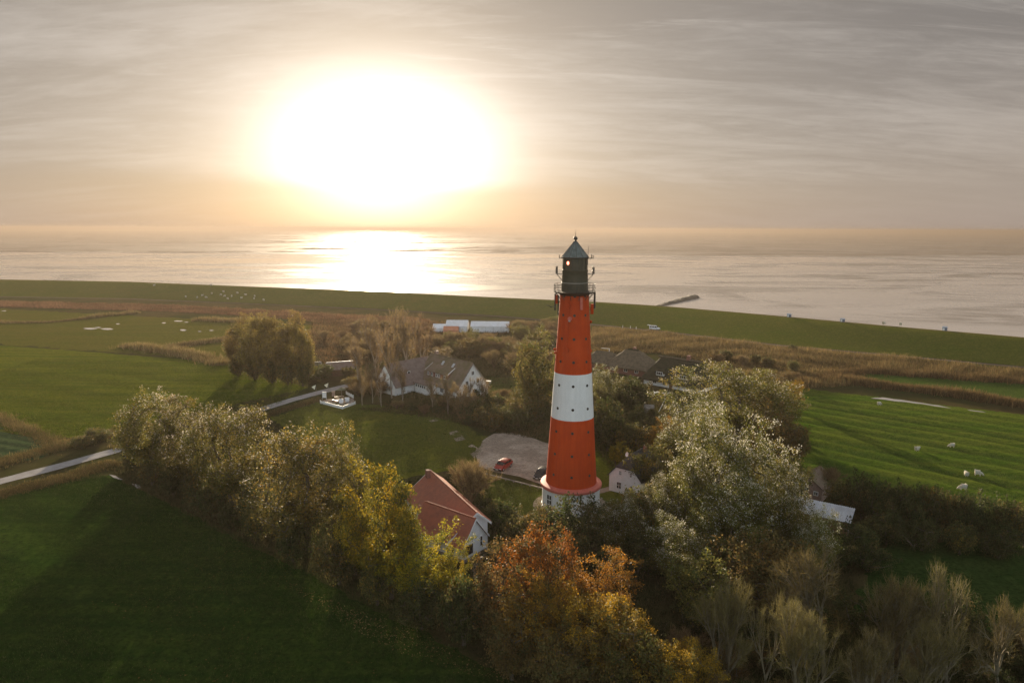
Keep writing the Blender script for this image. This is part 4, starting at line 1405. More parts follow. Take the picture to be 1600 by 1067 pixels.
# ------------------------------------------------------------------ white boat-shaped terrace by the lane
def terrace():
    p0, p1, p2 = G(500.5, 630.5), G(535, 639.5), G(555, 632)
    c = (p0 + p2) / 2
    L = lambda p: (p.x - c.x, p.y - c.y)
    t = thing('fence', 'low white board fence with a corner round a small terrace by the lane', 'fence', (c.x, c.y, 0))
    def run(a, b, n, h=0.72):
        a, b = Vector((*L(a), 0)), Vector((*L(b), 0))
        ang = math.atan2(b.y - a.y, b.x - a.x)
        for i in range(n):
            m_ = a.lerp(b, (i + .5) / n)
            w = (b - a).length / n
            MB().box((m_.x, m_.y, h / 2 + 0.02), (w - 0.03, 0.09, h), ang).build('panel', 'white_trim', t)
        for i in range(n + 1):
            m_ = a.lerp(b, i / n)
            MB().box((m_.x, m_.y, h / 2 + .08), (0.13, 0.13, h + .16), ang).build('post', 'white_trim', t)
    run(p0, p1, 6); run(p1, p2, 4)
    q = G(552, 622); q2 = G(541, 616)
    run(q2, q, 4, 0.7)
    sheet('terrace_floor', [p0, p1, p2, q, G(505, 624)], 0.05, M['sand'], 0.05, 2)
    p = G(507, 626)
    b = thing('notice_board', 'white upright notice board on grey posts at the left end of the white fence', 'sign', (p.x, p.y, 0), R(-10))
    MB().box((0, 0, 1.5), (0.95, 0.06, 1.5)).build('panel', 'white_trim', b)
    for x in (-.55, .55): MB().box((x, 0, 1.15), (0.1, 0.1, 2.3)).build('post', 'steel', b)
    for px, py, lab in ((494, 617, 'left of two cream pennants flying beside the lane'), (513.5, 614, 'right of two cream pennants flying beside the lane')):
        p = G(px, py)
        f = thing('pennant', lab, 'flag', (p.x, p.y, 0), R(8), 'cream pennants')
        MB().tube((0, 0, 0), (0, 0, 2.7), 0.035, n=6).build('pole', 'wood_grey', f)
        MB().poly_prism([(0.0, 0, 2.7), (-1.1, 0.05, 2.15), (-0.35, 0.02, 1.4)], (0.0, 0.03, 0)).build('cloth', 'cream_cloth', f)
    for px, py, lab in ((533, 631, 'white tub chair nearest the corner of the white fence'), (542.5, 628.5, 'white tub chair with a dark seat on the terrace')):
        p = G(px, py)
        s = thing('tub_chair', lab, 'chair', (p.x, p.y, 0), R(30), 'white tub chairs')
        MB().lathe([(0.42, 0.1), (0.58, 0.45)], n=10).build('seat', 'canvas_white', s)
        prof = [(0.56 * math.cos(a), 0.56 * math.sin(a)) for a in np.linspace(0, PI, 9)]
        vs = [(x, y, 0.45) for x, y in prof] + [(x * 1.1, y * 1.1, 1.15) for x, y in prof]
        vs += [(x * 0.86, y * 0.86, z) for x, y, z in vs]
        n = 9
        fs = []
        for i in range(8):
            fs += [(i, i + 1, n + i + 1, n + i), (2 * n + i + 1, 2 * n + i, 3 * n + i, 3 * n + i + 1), (n + i, n + i + 1, 3 * n + i + 1, 3 * n + i)]
        MB().add(vs, fs).build('backrest', 'canvas_white', s)
    p = G(524, 628)
    s = thing('bench', 'pale plank bench inside the white fence', 'bench', (p.x, p.y, 0), R(-34))
    for y in (-.18, 0, .18): MB().box((0, y, 0.45), (2.2, 0.15, 0.05)).build('slat', 'white_trim', s)
    for x in (-.9, .9): MB().box((x, 0, 0.21), (0.1, 0.45, 0.42)).build('leg', 'wood_brown', s)
    p = G(530, 624)
    s = thing('picnic_table', 'brown wooden picnic table on the small terrace', 'table', (p.x, p.y, 0), R(12))
    for y in (-.35, -.12, .12, .35): MB().box((0, y, 0.74), (2.4, 0.2, 0.05)).build('slat', 'wood_brown', s)
    for y in (-.85, .85): MB().box((0, y, 0.44), (2.4, 0.28, 0.05)).build('bench_seat', 'wood_brown', s)
    for x in (-.9, .9):
        for y in (-1, 1): MB().tube((x, y * .8, 0), (x, y * .25, .72), 0.05, n=4).build('leg', 'wood_brown', s)
    p = G(521, 618.5)
    s = thing('stone_pillar', 'squat tan stone pillar at the back of the terrace', 'pillar', (p.x, p.y, 0), 0.2)
    MB().box((0, 0, .55), (0.8, 0.8, 1.1), 0, 0.85).build('shaft', 'brick_pale', s)
    MB().box((0, 0, 1.16), (0.95, 0.95, 0.12)).build('cap', 'sand', s)
    p = G(534, 619)
    s = thing('parasol', 'dull green parasol over the terrace table', 'parasol', (p.x, p.y, 0))
    MB().tube((0, 0, 0), (0, 0, 2.3), 0.04, n=6).build('pole', 'wood_grey', s)
    MB().lathe([(1.25, 1.75), (0.05, 2.4)], n=8, closed=False).lathe([(1.2, 1.73), (0.05, 2.34)], n=8, closed=False).build('canopy', pmat('parasol_green', (0.13, 0.13, 0.075), 0.8), s)
terrace()

# ------------------------------------------------------------------ cars
def car(name, label, loc, rz, paint, kind='hatch', group=None):
    """local +x is the front"""
    root = thing(name, label, 'car' if kind != 'van' else 'van', loc, rz, group)
    if kind == 'van':
        L, W = 4.5, 1.8
        sec = [(-2.25, .42, 1.02), (-2.22, .34, 1.05), (-1.2, .28, 1.05), (0.9, .28, 1.05), (1.5, .3, 1.02), (2.0, .32, .86), (2.22, .42, .68)]
        cab = [(-2.2, 1.04), (-2.12, 1.78), (0.35, 1.84), (0.75, 1.70), (1.42, 1.03)]
    else:
        L, W = 4.3, 1.78
        sec = [(-2.15, .45, .95), (-2.05, .32, 1.0), (-1.3, .26, .98), (0.7, .26, .95), (1.3, .28, .90), (1.9, .32, .76), (2.14, .42, .62)]
        cab = [(-2.0, 0.98), (-1.70, 1.42), (-1.2, 1.53), (0.0, 1.53), (0.45, 1.42), (1.22, 0.93)]
    def loft(rows):
        mb = MB()
        vs = [p for r in rows for p in r]
        n = len(rows[0])
        fs = []
        for i in range(len(rows) - 1):
            for k in range(n):
                a = i * n + k; b = i * n + (k + 1) % n
                fs.append((a, b, b + n, a + n))
        fs += [tuple(range(n - 1, -1, -1)), tuple((len(rows) - 1) * n + k for k in range(n))]
        return mb.add(vs, fs)
    rows = []
    for x, z0, z1 in sec:
        e = 1.0 - 0.10 * max(0, (abs(x) - 1.5) / .7)
        h = W / 2 * e
        rows.append([(x, -h * .94, z0), (x, -h, z0 + .18), (x, -h, z1 - .2), (x, -h * .9, z1 - .02), (x, -h * .4, z1 + .01), (x, h * .4, z1 + .01), (x, h * .9, z1 - .02), (x, h, z1 - .2), (x, h, z0 + .18), (x, h * .94, z0)])
    loft(rows).build('body', paint, root, True)
    zt = max(z for _, z in cab)
    rows = []
    for x, z in cab:
        k = (z - 0.95) / (zt - 0.95)
        h = W / 2 * (0.93 - 0.17 * k)
        rows.append([(x, -W / 2 * .93, .9), (x, -h, z - .03), (x, -h * .75, z + .02), (x, h * .75, z + .02), (x, h, z - .03), (x, W / 2 * .93, .9)])
    loft(rows).build('cabin', paint, root, True)
    # glass set proud of the cabin
    def side_glass(x0, x1, s):
        zb, zt_ = 1.02, zt - 0.14
        def y(z):
            k = (z - 0.9) / (zt - 0.9)
            return s * (W / 2 * (0.93 - 0.17 * k) + 0.012)
        p = [(x0, y(zb), zb), (x1, y(zb), zb), (x1 - (0.34 if x1 > .5 else .03), y(zt_), zt_), (x0 + (.22 if x0 < -1.3 else .03), y(zt_), zt_)]
        MB().poly_prism(p, (0, -s * 0.02, 0)).build('side_window', 'dark_glass', root)
    for s in (-1, 1):
        if kind == 'van':
            side_glass(-2.05, -1.1, s); side_glass(-1.0, 0.0, s); side_glass(0.08, 1.2, s)
        else:
            side_glass(-1.75, -0.75, s); side_glass(-0.67, 0.2, s); side_glass(0.26, 1.0, s)
    def end_glass(name, a, b, off):
        (xa, za), (xb, zb) = a, b
        d = Vector((xb - xa, 0, zb - za))
        nn = Vector((d.z, 0, -d.x)).normalized() * off
        p = [Vector((xa, 0, za)) + d * .12 + nn, Vector((xa, 0, za)) + d * .9 + nn]
        q = [(p[0].x, -.72, p[0].z), (p[0].x, .72, p[0].z), (p[1].x, .62, p[1].z), (p[1].x, -.62, p[1].z)]
        MB().poly_prism(q, tuple(nn * 0.6)).build(name, 'dark_glass', root)
    end_glass('windscreen', cab[-1], cab[-2], 0.03)
    if kind != 'van':
        end_glass('rear_window', cab[1], cab[0], 0.03)
    xf = sec[-1][0]; xr = sec[0][0]
    for s in (-1, 1):
        MB().box((xf - .10, s * .62, sec[-1][2] - .04), (.2, .34, .16)).build('headlight', 'headlight', root)
        MB().box((xr + .06, s * .74, .82), (.14, .2, .26)).build('taillight', 'taillight', root)
        MB().box((0.95, s * (W / 2 + .09), .98), (.14, .2, .14)).build('wing_mirror', paint, root)
    MB().box((xf - 0.02, 0, .42), (.12, W * .86, .2)).build('bumper', 'dark_metal', root)
    MB().box((xf + 0.045, 0, .46), (.02, .52, .11)).build('number_plate', 'white_trim', root)
    for x in (-1.32, 1.32):
        for s in (-1, 1):
            ty = MB().lathe([(.20, -.10), (.30, -.11), (.325, -.07), (.325, .07), (.30, .11), (.20, .10)], n=18, closed=False)
            w = MB().lathe([(.20, -.1), (.21, .1)], n=14).build('wheel', 'alloy', root)
            w.location = (x, s * (W / 2 - .10), .325); w.rotation_euler = (PI / 2, 0, 0)
            MB().lathe([(.205, -.10), (.30, -.11), (.325, -.07), (.325, .07), (.30, .11), (.205, .10)], n=18, closed=False).build('tyre', 'rubber', w)
    return root

a, b = G(773, 738), G(797, 724)
car('parked_car', 'red estate car parked on the gravel yard by the timber barrier', G(786, 732) + Vector((0, 0, .04)), math.atan2(-(b - a).y, -(b - a).x), 'car_red')
car('parked_car', 'black car half hidden behind the foot of the lighthouse', G(847, 745.5) + Vector((0, 0, .04)), math.atan2(-(b - a).y, -(b - a).x) + 0.05, 'car_black')
p = G(1023, 515.5)
vn = car('parked_van', 'white van with its tailgate raised on the road below the dike', p + Vector((0, 0, .05)), R(-31), 'car_white', 'van')
MB().poly_prism([(-2.15, -.75, 1.80), (-2.15, .75, 1.80), (-3.2, .75, 1.92), (-3.2, -.75, 1.92)], (0, 0, .07)).build('tailgate', 'car_white', vn)

# timber barrier along the gravel yard
def barrier():
    a, b = G(754, 742), G(868, 771)
    c, rz, L = frame_of(a, b)
    t = thing('timber_barrier', 'low pale timber barrier between the gravel yard and the lawn', 'barrier', c, rz)
    n = 9
    for i in range(n):
        MB().box((-L / 2 + L * (i + .5) / n, 0, 0.38), (L / n - .06, 0.16, 0.16)).build('rail', 'wood_grey', t)
    for i in range(n + 1):
        MB().box((-L / 2 + L * i / n, 0, 0.2), (0.16, 0.2, 0.42)).build('post', 'wood_grey', t)
barrier()

# tall white post with arm, post in the garden, garden things by the dark thatched house
p = G(951.5, 566)
t = thing('post', 'tall white post with a horizontal arm in the brown reeds', 'post', (p.x, p.y, 0), R(-25))
MB().box((0, 0, 2.3), (0.16, 0.16, 4.6)).build('pole', 'white_trim', t)
MB().box((-1.35, 0, 4.5), (2.6, 0.12, 0.14)).build('arm', 'white_trim', t)
p = G(1029, 644)
t = thing('flagpole', 'pale leaning pole in the garden of the dark thatched house', 'pole', (p.x, p.y, 0))
MB().tube((0, 0, 0), (2.0, 2.4, 2.6), 0.07, 0.05, 6).build('shaft', 'white_trim', t)
MB().ball((2.0, 2.4, 2.65), 0.12, 8).build('cap', 'white_trim', t)
p = G(1025, 617)
t = thing('garden_table', 'white garden table on the terrace of the dark thatched house', 'table', (p.x, p.y, 0), 0.4)
MB().box((0, 0, .74), (1.9, 1.1, .06)).build('table_top', 'white_trim', t)
for x in (-.8, .8):
    for y in (-.45, .45): MB().box((x, y, .36), (.08, .08, .72)).build('leg', 'white_trim', t)
p = G(1040, 625)
t = thing('parasol', 'pale grey parasol in the garden of the dark thatched house', 'parasol', (p.x, p.y, 0))
MB().tube((0, 0, 0), (0, 0, 2.3), 0.04, n=6).build('pole', 'wood_grey', t)
MB().lathe([(1.1, 1.8), (0.05, 2.4)], n=8, closed=False).lathe([(1.05, 1.78), (0.05, 2.34)], n=8, closed=False).build('canopy', 'parasol', t)
p = G(1014, 645)
t = thing('playhouse', 'small weathered wooden hut on the garden lawn', 'hut', (p.x, p.y, 0), -0.3)
gable_walls(2.2, 1.8, 1.3, 2.0).build('wall', 'wood_grey', t)
for s in (-1, 1): roof_slab(2.2, 1.8, 1.3, 2.0, s, .15, .1, .05, 3).build('roof', 'wood_grey', t)
p = G(762, 599)
t = thing('garden_table', 'white garden table on the lawn beside the gabled house', 'table', (p.x, p.y, 0), -0.3)
MB().box((0, 0, .74), (1.8, 1.0, .06)).build('table_top', 'white_trim', t)
for x in (-.8, .8):
    for y in (-.4, .4): MB().box((x, y, .36), (.08, .08, .72)).build('leg', 'white_trim', t)

# huts and sheep on the dike
def dike_point(px, py):
    """point of the dike surface seen at a survey pixel"""
    for z in np.linspace(ZC + .2, 0, 60):
        q = G(px, py, z)
        best = 0
        ty = toe_at(q.x)
        cyv = None
        for a_, b_ in zip(crest[:-1], crest[1:]):
            if a_.x <= q.x <= b_.x:
                cyv = lerp(a_.y, b_.y, (q.x - a_.x) / (b_.x - a_.x))
        if cyv is None: continue
        k = (q.y - ty) / max(1e-3, cyv - ty)
        if z <= max(0, min(1, k)) * ZC:
            return q
    return G(px, py, 0)

for px, py, lab in ((1233, 495.5, 'blue grey beach hut, leftmost of three on the dike crest'), (1316.5, 503, 'blue grey beach hut, middle of three on the dike crest'), (1476, 516.5, 'blue grey beach hut, rightmost of three on the dike crest')):
    p = dike_point(px, py)
    t = thing('beach_hut', lab, 'hut', (p.x, p.y, p.z - .1), R(-30), 'huts on the dike crest')
    t.scale = (.85, .85, .8)
    MB().box((0, 0, .8), (1.9, 1.5, 1.6)).build('wall', 'blue_hut', t)
    MB().poly_prism([(-1.05, -.85, 1.6), (-1.05, .85, 1.6), (-1.05, 0, 2.1)], (2.1, 0, 0)).build('roof', 'corrugated', t)
    MB().box((-.4, -.76, .7), (.7, .06, 1.4)).build('door', 'white_trim', t)

def sheep_mesh(head_down):
    v = [(-0.48, 0, .62), (-0.1, 0, .68), (.28, 0, .66), (.46, 0, .72 if not head_down else .56), (.66, 0, .86 if not head_down else .30), (.82, 0, .78 if not head_down else .16)]
    e = [(i, i + 1) for i in range(5)]
    rad = [.27, .34, .31, .17, .12, .07]
    for x, y, par in ((-.36, .16, 0), (-.36, -.16, 0), (.28, .15, 2), (.28, -.15, 2)):
        i = len(v)
        v += [(x, y, .34), (x, y, .02)]
        e += [(par, i), (i, i + 1)]
        rad += [.09, .045]
    for s in (-1, 1):
        i = len(v)
        v.append((v[4][0] - .06, s * .17, v[4][2] + .04)); e.append((4, i)); rad.append(.03)
    me = bpy.data.meshes.new('sheep')
    me.from_pydata(v, e, [])
    o = bpy.data.objects.new('sheep_tmp', me)
    COL.objects.link(o)
    md = o.modifiers.new('skin', 'SKIN')
    for sv, r_ in zip(me.skin_vertices[0].data, rad):
        sv.radius = (r_, r_)
    me.skin_vertices[0].data[1].use_root = True
    ss = o.modifiers.new('sub', 'SUBSURF'); ss.levels = 2
    dg = bpy.context.evaluated_depsgraph_get()
    out = bpy.data.meshes.new_from_object(o.evaluated_get(dg))
    out.name = 'sheep'
    bpy.data.objects.remove(o)
    out.materials.clear()
    out.materials.append(M['fleece'])
    out.materials.append(M['sheep_face'])
    for p_ in out.polygons:
        if p_.center.x > .56 or p_.center.z < .22:
            p_.material_index = 1
        p_.use_smooth = True
    return out
SH = [sheep_mesh(True), sheep_mesh(False)]
def sheep(px, py, label, rz, k=0, sc=0.95, group='sheep grazing on the pasture', dike=False):
    p = dike_point(px, py) if dike else G(px, py, 0.15)
    if not dike: p.z = ground_z(p.x, p.y) + .01
    o = bpy.data.objects.new('sheep', SH[k])
    COL.objects.link(o)
    o.location = p; o.rotation_euler = (0, 0, rz); o.scale = (sc,) * 3
    tag(o, label, 'sheep', group)
    return o
sheep(1433, 705, 'white sheep grazing alone left of centre on the right pasture', 0.3, 1)
sheep(1487, 699, 'white sheep uphill and right of the lone grazing one', 2.9, 0)
sheep(1509.5, 743.5, 'left sheep of the pair standing close together', 1.3, 1)
sheep(1528, 744, 'right sheep of the pair standing close together', -0.5, 0, 1.1)
sheep(1504, 767.5, 'white sheep nearest the dark hedge', 3.0, 0, 1.1)
sheep(1374, 633, 'white sheep drinking at the edge of the long puddle', 0.2, 0)
for i, (px, py) in enumerate([(308, 466), (316, 463), (322, 466), (331, 460), (345, 462), (349, 457), (351, 464), (362, 464), (371, 459), (377, 467), (398, 464), (397, 468), (241, 447), (330, 447), (356, 468), (290, 465), (412, 470), (384, 462)]):
    sheep(px, py, 'tiny white sheep in the scattered flock on the far left dike slope', random.uniform(0, 6), i % 2, 1.25, 'flock on the dike slope', True)
for px, py, lab in ((1381, 507.5, 'white sheep on the dike crest, left of the pair near the right hut'), (1407, 509, 'white sheep on the dike crest, right of the pair near the right hut')):
    sheep(px, py, lab, random.uniform(0, 6), 0, 1.3, 'sheep on the dike crest', True)

# row of thin posts beside the van
for i, px in enumerate((973, 985, 994)):
    p = G(px, 512.5 + i)
    o = MB().box((0, 0, .6), (.14, .14, 1.2)).build('post', 'white_trim')
    o.location = p
    tag(o, 'short white marker post beside the dike road left of the van', 'post', 'marker posts by the dike road')

post_me = None
for i in range(26):
    px = lerp(1105, 1590, i / 25)
    p = G(px, lerp(523, 569, (px - 1105) / 485) - 2.5 + random.uniform(-.4, .4))
    if post_me is None:
        post_me = MB().box((0, 0, .55), (.12, .12, 1.1)).build('post', 'wood_grey').data
        bpy.data.objects.remove(bpy.data.objects['post.003'] if 'post.003' in bpy.data.objects and bpy.data.objects['post.003'].data == post_me else [o for o in bpy.data.objects if o.data == post_me][0])
    o = bpy.data.objects.new('fence_post', post_me)
    COL.objects.link(o)
    o.location = p + Vector((0, 0, .1))
    tag(o, 'thin grey fence post at the foot of the dike, right of the lighthouse', 'post', 'fence posts along the foot of the dike')

# dark gull in the air left of the lantern
v = [(0, -.22, 0), (0, .25, 0), (.07, 0, 0), (-.07, 0, 0), (0, 0, .07), (0, 0, -.06), (.55, .08, .17), (.5, -.08, .12), (-.55, .08, .17), (-.5, -.08, .12), (1.0, -.05, .05), (-1.0, -.05, .05)]
f = [(0, 2, 4), (0, 4, 3), (0, 3, 5), (0, 5, 2), (1, 4, 2), (1, 3, 4), (1, 5, 3), (1, 2, 5), (2, 7, 6), (2, 4, 6), (4, 7, 6), (4, 2, 7), (6, 7, 10), (3, 8, 9), (4, 8, 3), (4, 9, 8), (4, 3, 9), (8, 11, 9)]
o = MB().add(v, f).build('bird', 'bird')
d = fwd + rt * ((860.5 - 800) / FPX) + up * ((533.5 - 479.5) / FPX)
o.location = Vector((0, 0, CAMZ)) + d * 88
o.rotation_euler = (0.3, 0.2, 0.7)
tag(o, 'dark bird flying left of the lighthouse lantern', 'bird')

#@@TREES
# ------------------------------------------------------------------ plants
def tree_skeleton(r, H, Rad, n_att, trunk_h, crown_lo, shape='round', multi=1, up=0.5):
    """branch nodes grown from the trunk towards points spread through a lumpy crown"""
    nodes = [np.array([0, 0, 0.0])]
    par = [-1]
    stems = []
    for s in range(multi):
        ang = 2 * PI * s / multi + r.uniform(0, 1)
        lean = 0 if multi == 1 else r.uniform(.12, .35) * Rad
        prev = 0
        k = 6
        for i in range(1, k + 1):
            t = i / k
            z = trunk_h * t
            p = np.array([math.cos(ang) * lean * t ** 1.3 + r.normal(0, .012) * H * t, math.sin(ang) * lean * t ** 1.3 + r.normal(0, .012) * H * t, z])
            nodes.append(p); par.append(prev); prev = len(nodes) - 1
        stems.append(prev)
    # lumps give the crown its uneven outline
    nl = 9 if shape != 'shrub' else 7
    lump_d = r.normal(0, 1, (nl, 3)); lump_d[:, 2] = np.abs(lump_d[:, 2]) * .8; lump_d /= np.linalg.norm(lump_d, axis=1)[:, None]
    lump_a = r.uniform(.08, .46, nl)
    zc = lerp(crown_lo, H, 0.48); hz = (H - crown_lo) / 2
    att = []
    while len(att) < n_att:
        d = r.normal(0, 1, 3); d /= np.linalg.norm(d)
        rr = r.uniform(0.22, 1) ** 0.46
        f = 0.70 + np.sum(lump_a * np.clip((lump_d @ d - .55) / .45, 0, 1)) - 0.10 * r.uniform()
        p = d * rr * f
        if shape == 'egg':
            k = 1.0 - 0.30 * max(0, p[2])
        elif shape == 'vase':
            k = 0.62 + 0.40 * (p[2] + 1) / 2 + .1
        elif shape == 'shrub':
            k = 1.0
        else:
            k = 1.0
        q = np.array([p[0] * Rad * k, p[1] * Rad * k, zc + p[2] * hz])
        if q[2] < 0.25: continue
        att.append(q)
    att = np.array(att)
    order = np.argsort(np.linalg.norm(att - np.array([0, 0, trunk_h * .7]), axis=1))
    att = att[order]
    tips = []
    for q in att:
        P = np.array(nodes)
        dv = q - P
        dist = np.linalg.norm(dv, axis=1)
        cost = dist + up * np.maximum(0, P[:, 2] - q[2] + .12 * dist) * 1.6
        cost[0] += 99
        j = int(np.argmin(cost))
        p0 = P[j]
        L = dist[j]
        n = max(1, min(4, int(L / (0.09 * H + .2))))
        prev = j
        for i in range(1, n + 1):
            t = i / n
            p = p0 + (q - p0) * t
            p[2] -= math.sin(PI * t) * L * .06
            p = p + r.normal(0, .03, 3) * L * (1 if i < n else 0)
            nodes.append(p); par.append(prev); prev = len(nodes) - 1
        tips.append((prev, q - p0))
    P = np.array(nodes); par = np.array(par)
    cnt = np.zeros(len(P))
    for j, _ in tips: cnt[j] += 1
    for i in range(len(P) - 1, 0, -1): cnt[par[i]] += cnt[i]
    return P, par, np.maximum(cnt, 1), tips

def branch_mesh(P, par, cnt, r_tip, expo, min_cnt, r_max):
    """tapered limbs as prisms, returned as vertex and quad arrays"""
    V, F = [], []
    rad = np.minimum(r_tip * cnt ** expo, r_max)
    for i in range(1, len(P)):
        if cnt[i] < min_cnt: continue
        a, b = P[par[i]], P[i]
        d = b - a
        L = np.linalg.norm(d)
        if L < 1e-4: continue
        d = d / L
        u = np.cross(d, [0.3, 0.9, 0.1]); u /= np.linalg.norm(u)
        w = np.cross(d, u)
        n = 6 if cnt[i] > 40 else (4 if cnt[i] > 6 else 3)
        ra = rad[par[i]] if par[i] != 0 or cnt[i] > .8 * cnt[0] else rad[i] * 1.3
        ra = min(ra, rad[i] * 1.5)
        o = len(V)
        for p, rr in ((a - d * .02, ra), (b, rad[i])):
            for k in range(n):
                t = 2 * PI * k / n
                V.append(p + (u * math.cos(t) + w * math.sin(t)) * rr)
        for k in range(n):
            k2 = (k + 1) % n
            F.append((o + k, o + k2, o + n + k2, o + n + k))
    return np.array(V), np.array(F)

def leaf_cloud(r, P, par, tips, per, spread, length, width, palette, tipcol=None, tipshare=0.0, H=10, upv=0.35):
    """small folded leaf faces in sprays round the branch ends; colour per leaf from the palette"""
    n = len(tips)
    q = np.array([P[j] for j, _ in tips])
    d = np.array([v for _, v in tips]); d /= np.linalg.norm(d, axis=1)[:, None] + 1e-6
    d = d + np.array([0, 0, upv]); d /= np.linalg.norm(d, axis=1)[:, None]
    k = np.repeat(np.arange(n), per)
    N = len(k)
    t = r.uniform(-1.2, 1.0, N)
    c = q[k] + d[k] * (t * spread)[:, None] + r.normal(0, 1, (N, 3)) * (spread * (.42 - .20 * np.clip(t, -1, 1)))[:, None] * np.array([1, 1, .75])
    c[:, 2] = np.maximum(c[:, 2], .06)
    a = r.normal(0, 1, (N, 3)) + d[k] * 1.1
    a /= np.linalg.norm(a, axis=1)[:, None]
    b = np.cross(a, r.normal(0, 1, (N, 3))); b /= np.linalg.norm(b, axis=1)[:, None] + 1e-6
    nn = np.cross(a, b)
    ln = length * r.uniform(.65, 1.35, N)[:, None]
    wd = width * r.uniform(.65, 1.35, N)[:, None]
    v0 = c - a * ln / 2
    v1 = c + b * wd / 2 + nn * wd * .18
    v2 = c + a * ln / 2
    v3 = c - b * wd / 2 + nn * wd * .18
    V = np.stack([v0, v1, v2, v3], 1).reshape(-1, 3)
    F = np.arange(4 * N).reshape(-1, 4)
    pal = np.array([p[0] for p in palette]); w = np.array([p[1] for p in palette]); w = w / w.sum()
    clump = r.choice(len(pal), n, p=w)
    own = r.choice(len(pal), N, p=w)
    idx = np.where(r.uniform(0, 1, N) < .62, clump[k], own)
    col = pal[idx] * r.uniform(.72, 1.28, N)[:, None] * r.uniform(.85, 1.15, n)[k][:, None]
    if tipcol is not None:
        # leaves turned by the wind show their pale undersides, mostly at the ends of the upper shoots
        hz = np.clip((c[:, 2] / H - .30) / .60, 0.05, 1)
        m_ = r.uniform(0, 1, N) < tipshare * hz * (0.35 + 1.1 * np.clip(t, 0, 1)) * (0.25 + 1.5 * (r.uniform(0, 1, n) ** 1.6))[k]
        col[m_] = np.array(tipcol) * r.uniform(.75, 1.15, m_.sum())[:, None]
    return V, F, col

def twig_cloud(r, P, tips, per, length, width):
    """fine bare twigs: thin three-sided slivers fanning from the branch ends"""
    n = len(tips)
    q = np.array([P[j] for j, _ in tips])
    d = np.array([v for _, v in tips]); d /= np.linalg.norm(d, axis=1)[:, None] + 1e-6
    k = np.repeat(np.arange(n), per)
    N = len(k)
    a = d[k] * 0.9 + r.normal(0, .62, (N, 3)) + np.array([0, 0, .25])
    a /= np.linalg.norm(a, axis=1)[:, None]
    L = length * r.uniform(.5, 1.3, N)[:, None]
    b = np.cross(a, r.normal(0, 1, (N, 3))); b /= np.linalg.norm(b, axis=1)[:, None] + 1e-6
    s = q[k] - d[k] * (r.uniform(0, 1.0, N) * length)[:, None] + r.normal(0, .03, (N, 3))
    w = width * r.uniform(.7, 1.3, N)[:, None]
    V = np.stack([s - b * w / 2, s + b * w / 2, s + a * L + b * w * .12, s + a * L - b * w * .12], 1).reshape(-1, 3)
    return V, np.arange(4 * N).reshape(-1, 4)

def fork_skeleton(r, H, Rad, multi, levels=5, fan=.50, first=.30, dens=.55):
    """bare crown: every limb forks into two to four straighter, thinner ones"""
    nodes = [np.array([0, 0, 0.0])]
    par = [-1]
    tips = []
    def limb(start, d, L, lv):
        prev = start
        n = 3
        p = nodes[start]
        for i in range(n):
            d = d + r.normal(0, .07, 3) + np.array([0, 0, .06])
            d = d / np.linalg.norm(d)
            p = p + d * L / n
            nodes.append(p); par.append(prev); prev = len(nodes) - 1
            if (i < n - 1 or lv == levels) and r.uniform() < dens:
                q = side(d, fan * 1.5)
                limb(prev, q, L * r.uniform(.45, .75), min(lv - 1, 2)) if lv > 1 else tips.append((prev, q))
        if lv <= 0:
            tips.append((prev, d)); return
        k = r.integers(2, 4) if lv < levels else r.integers(3, 5)
        for _ in range(k):
            limb(prev, side(d, fan), L * r.uniform(.66, .86), lv - 1)
    def side(d, f):
        u = r.normal(0, 1, 3); u -= d * (u @ d); u /= np.linalg.norm(u)
        q = d + u * f * r.uniform(.5, 1.25) + np.array([0, 0, .12])
        return q / np.linalg.norm(q)
    for s_ in range(multi):
        a_ = 2 * PI * s_ / multi + r.uniform(0, 1)
        lean = 0.05 if multi == 1 else r.uniform(.25, .5)
        d = np.array([math.cos(a_) * lean, math.sin(a_) * lean, 1.0]); d /= np.linalg.norm(d)
        limb(0, d, H * first, levels)
    P = np.array(nodes); par = np.array(par)
    k = H / P[:, 2].max()
    P[:, 2] *= k
    rr = np.percentile(np.hypot(P[:, 0], P[:, 1]), 96)
    P[:, :2] *= Rad / rr
    cnt = np.zeros(len(P))
    for j, _ in tips: cnt[j] += 1
    for i in range(len(P) - 1, 0, -1): cnt[par[i]] += cnt[i]
    return P, par, np.maximum(cnt, 1), tips

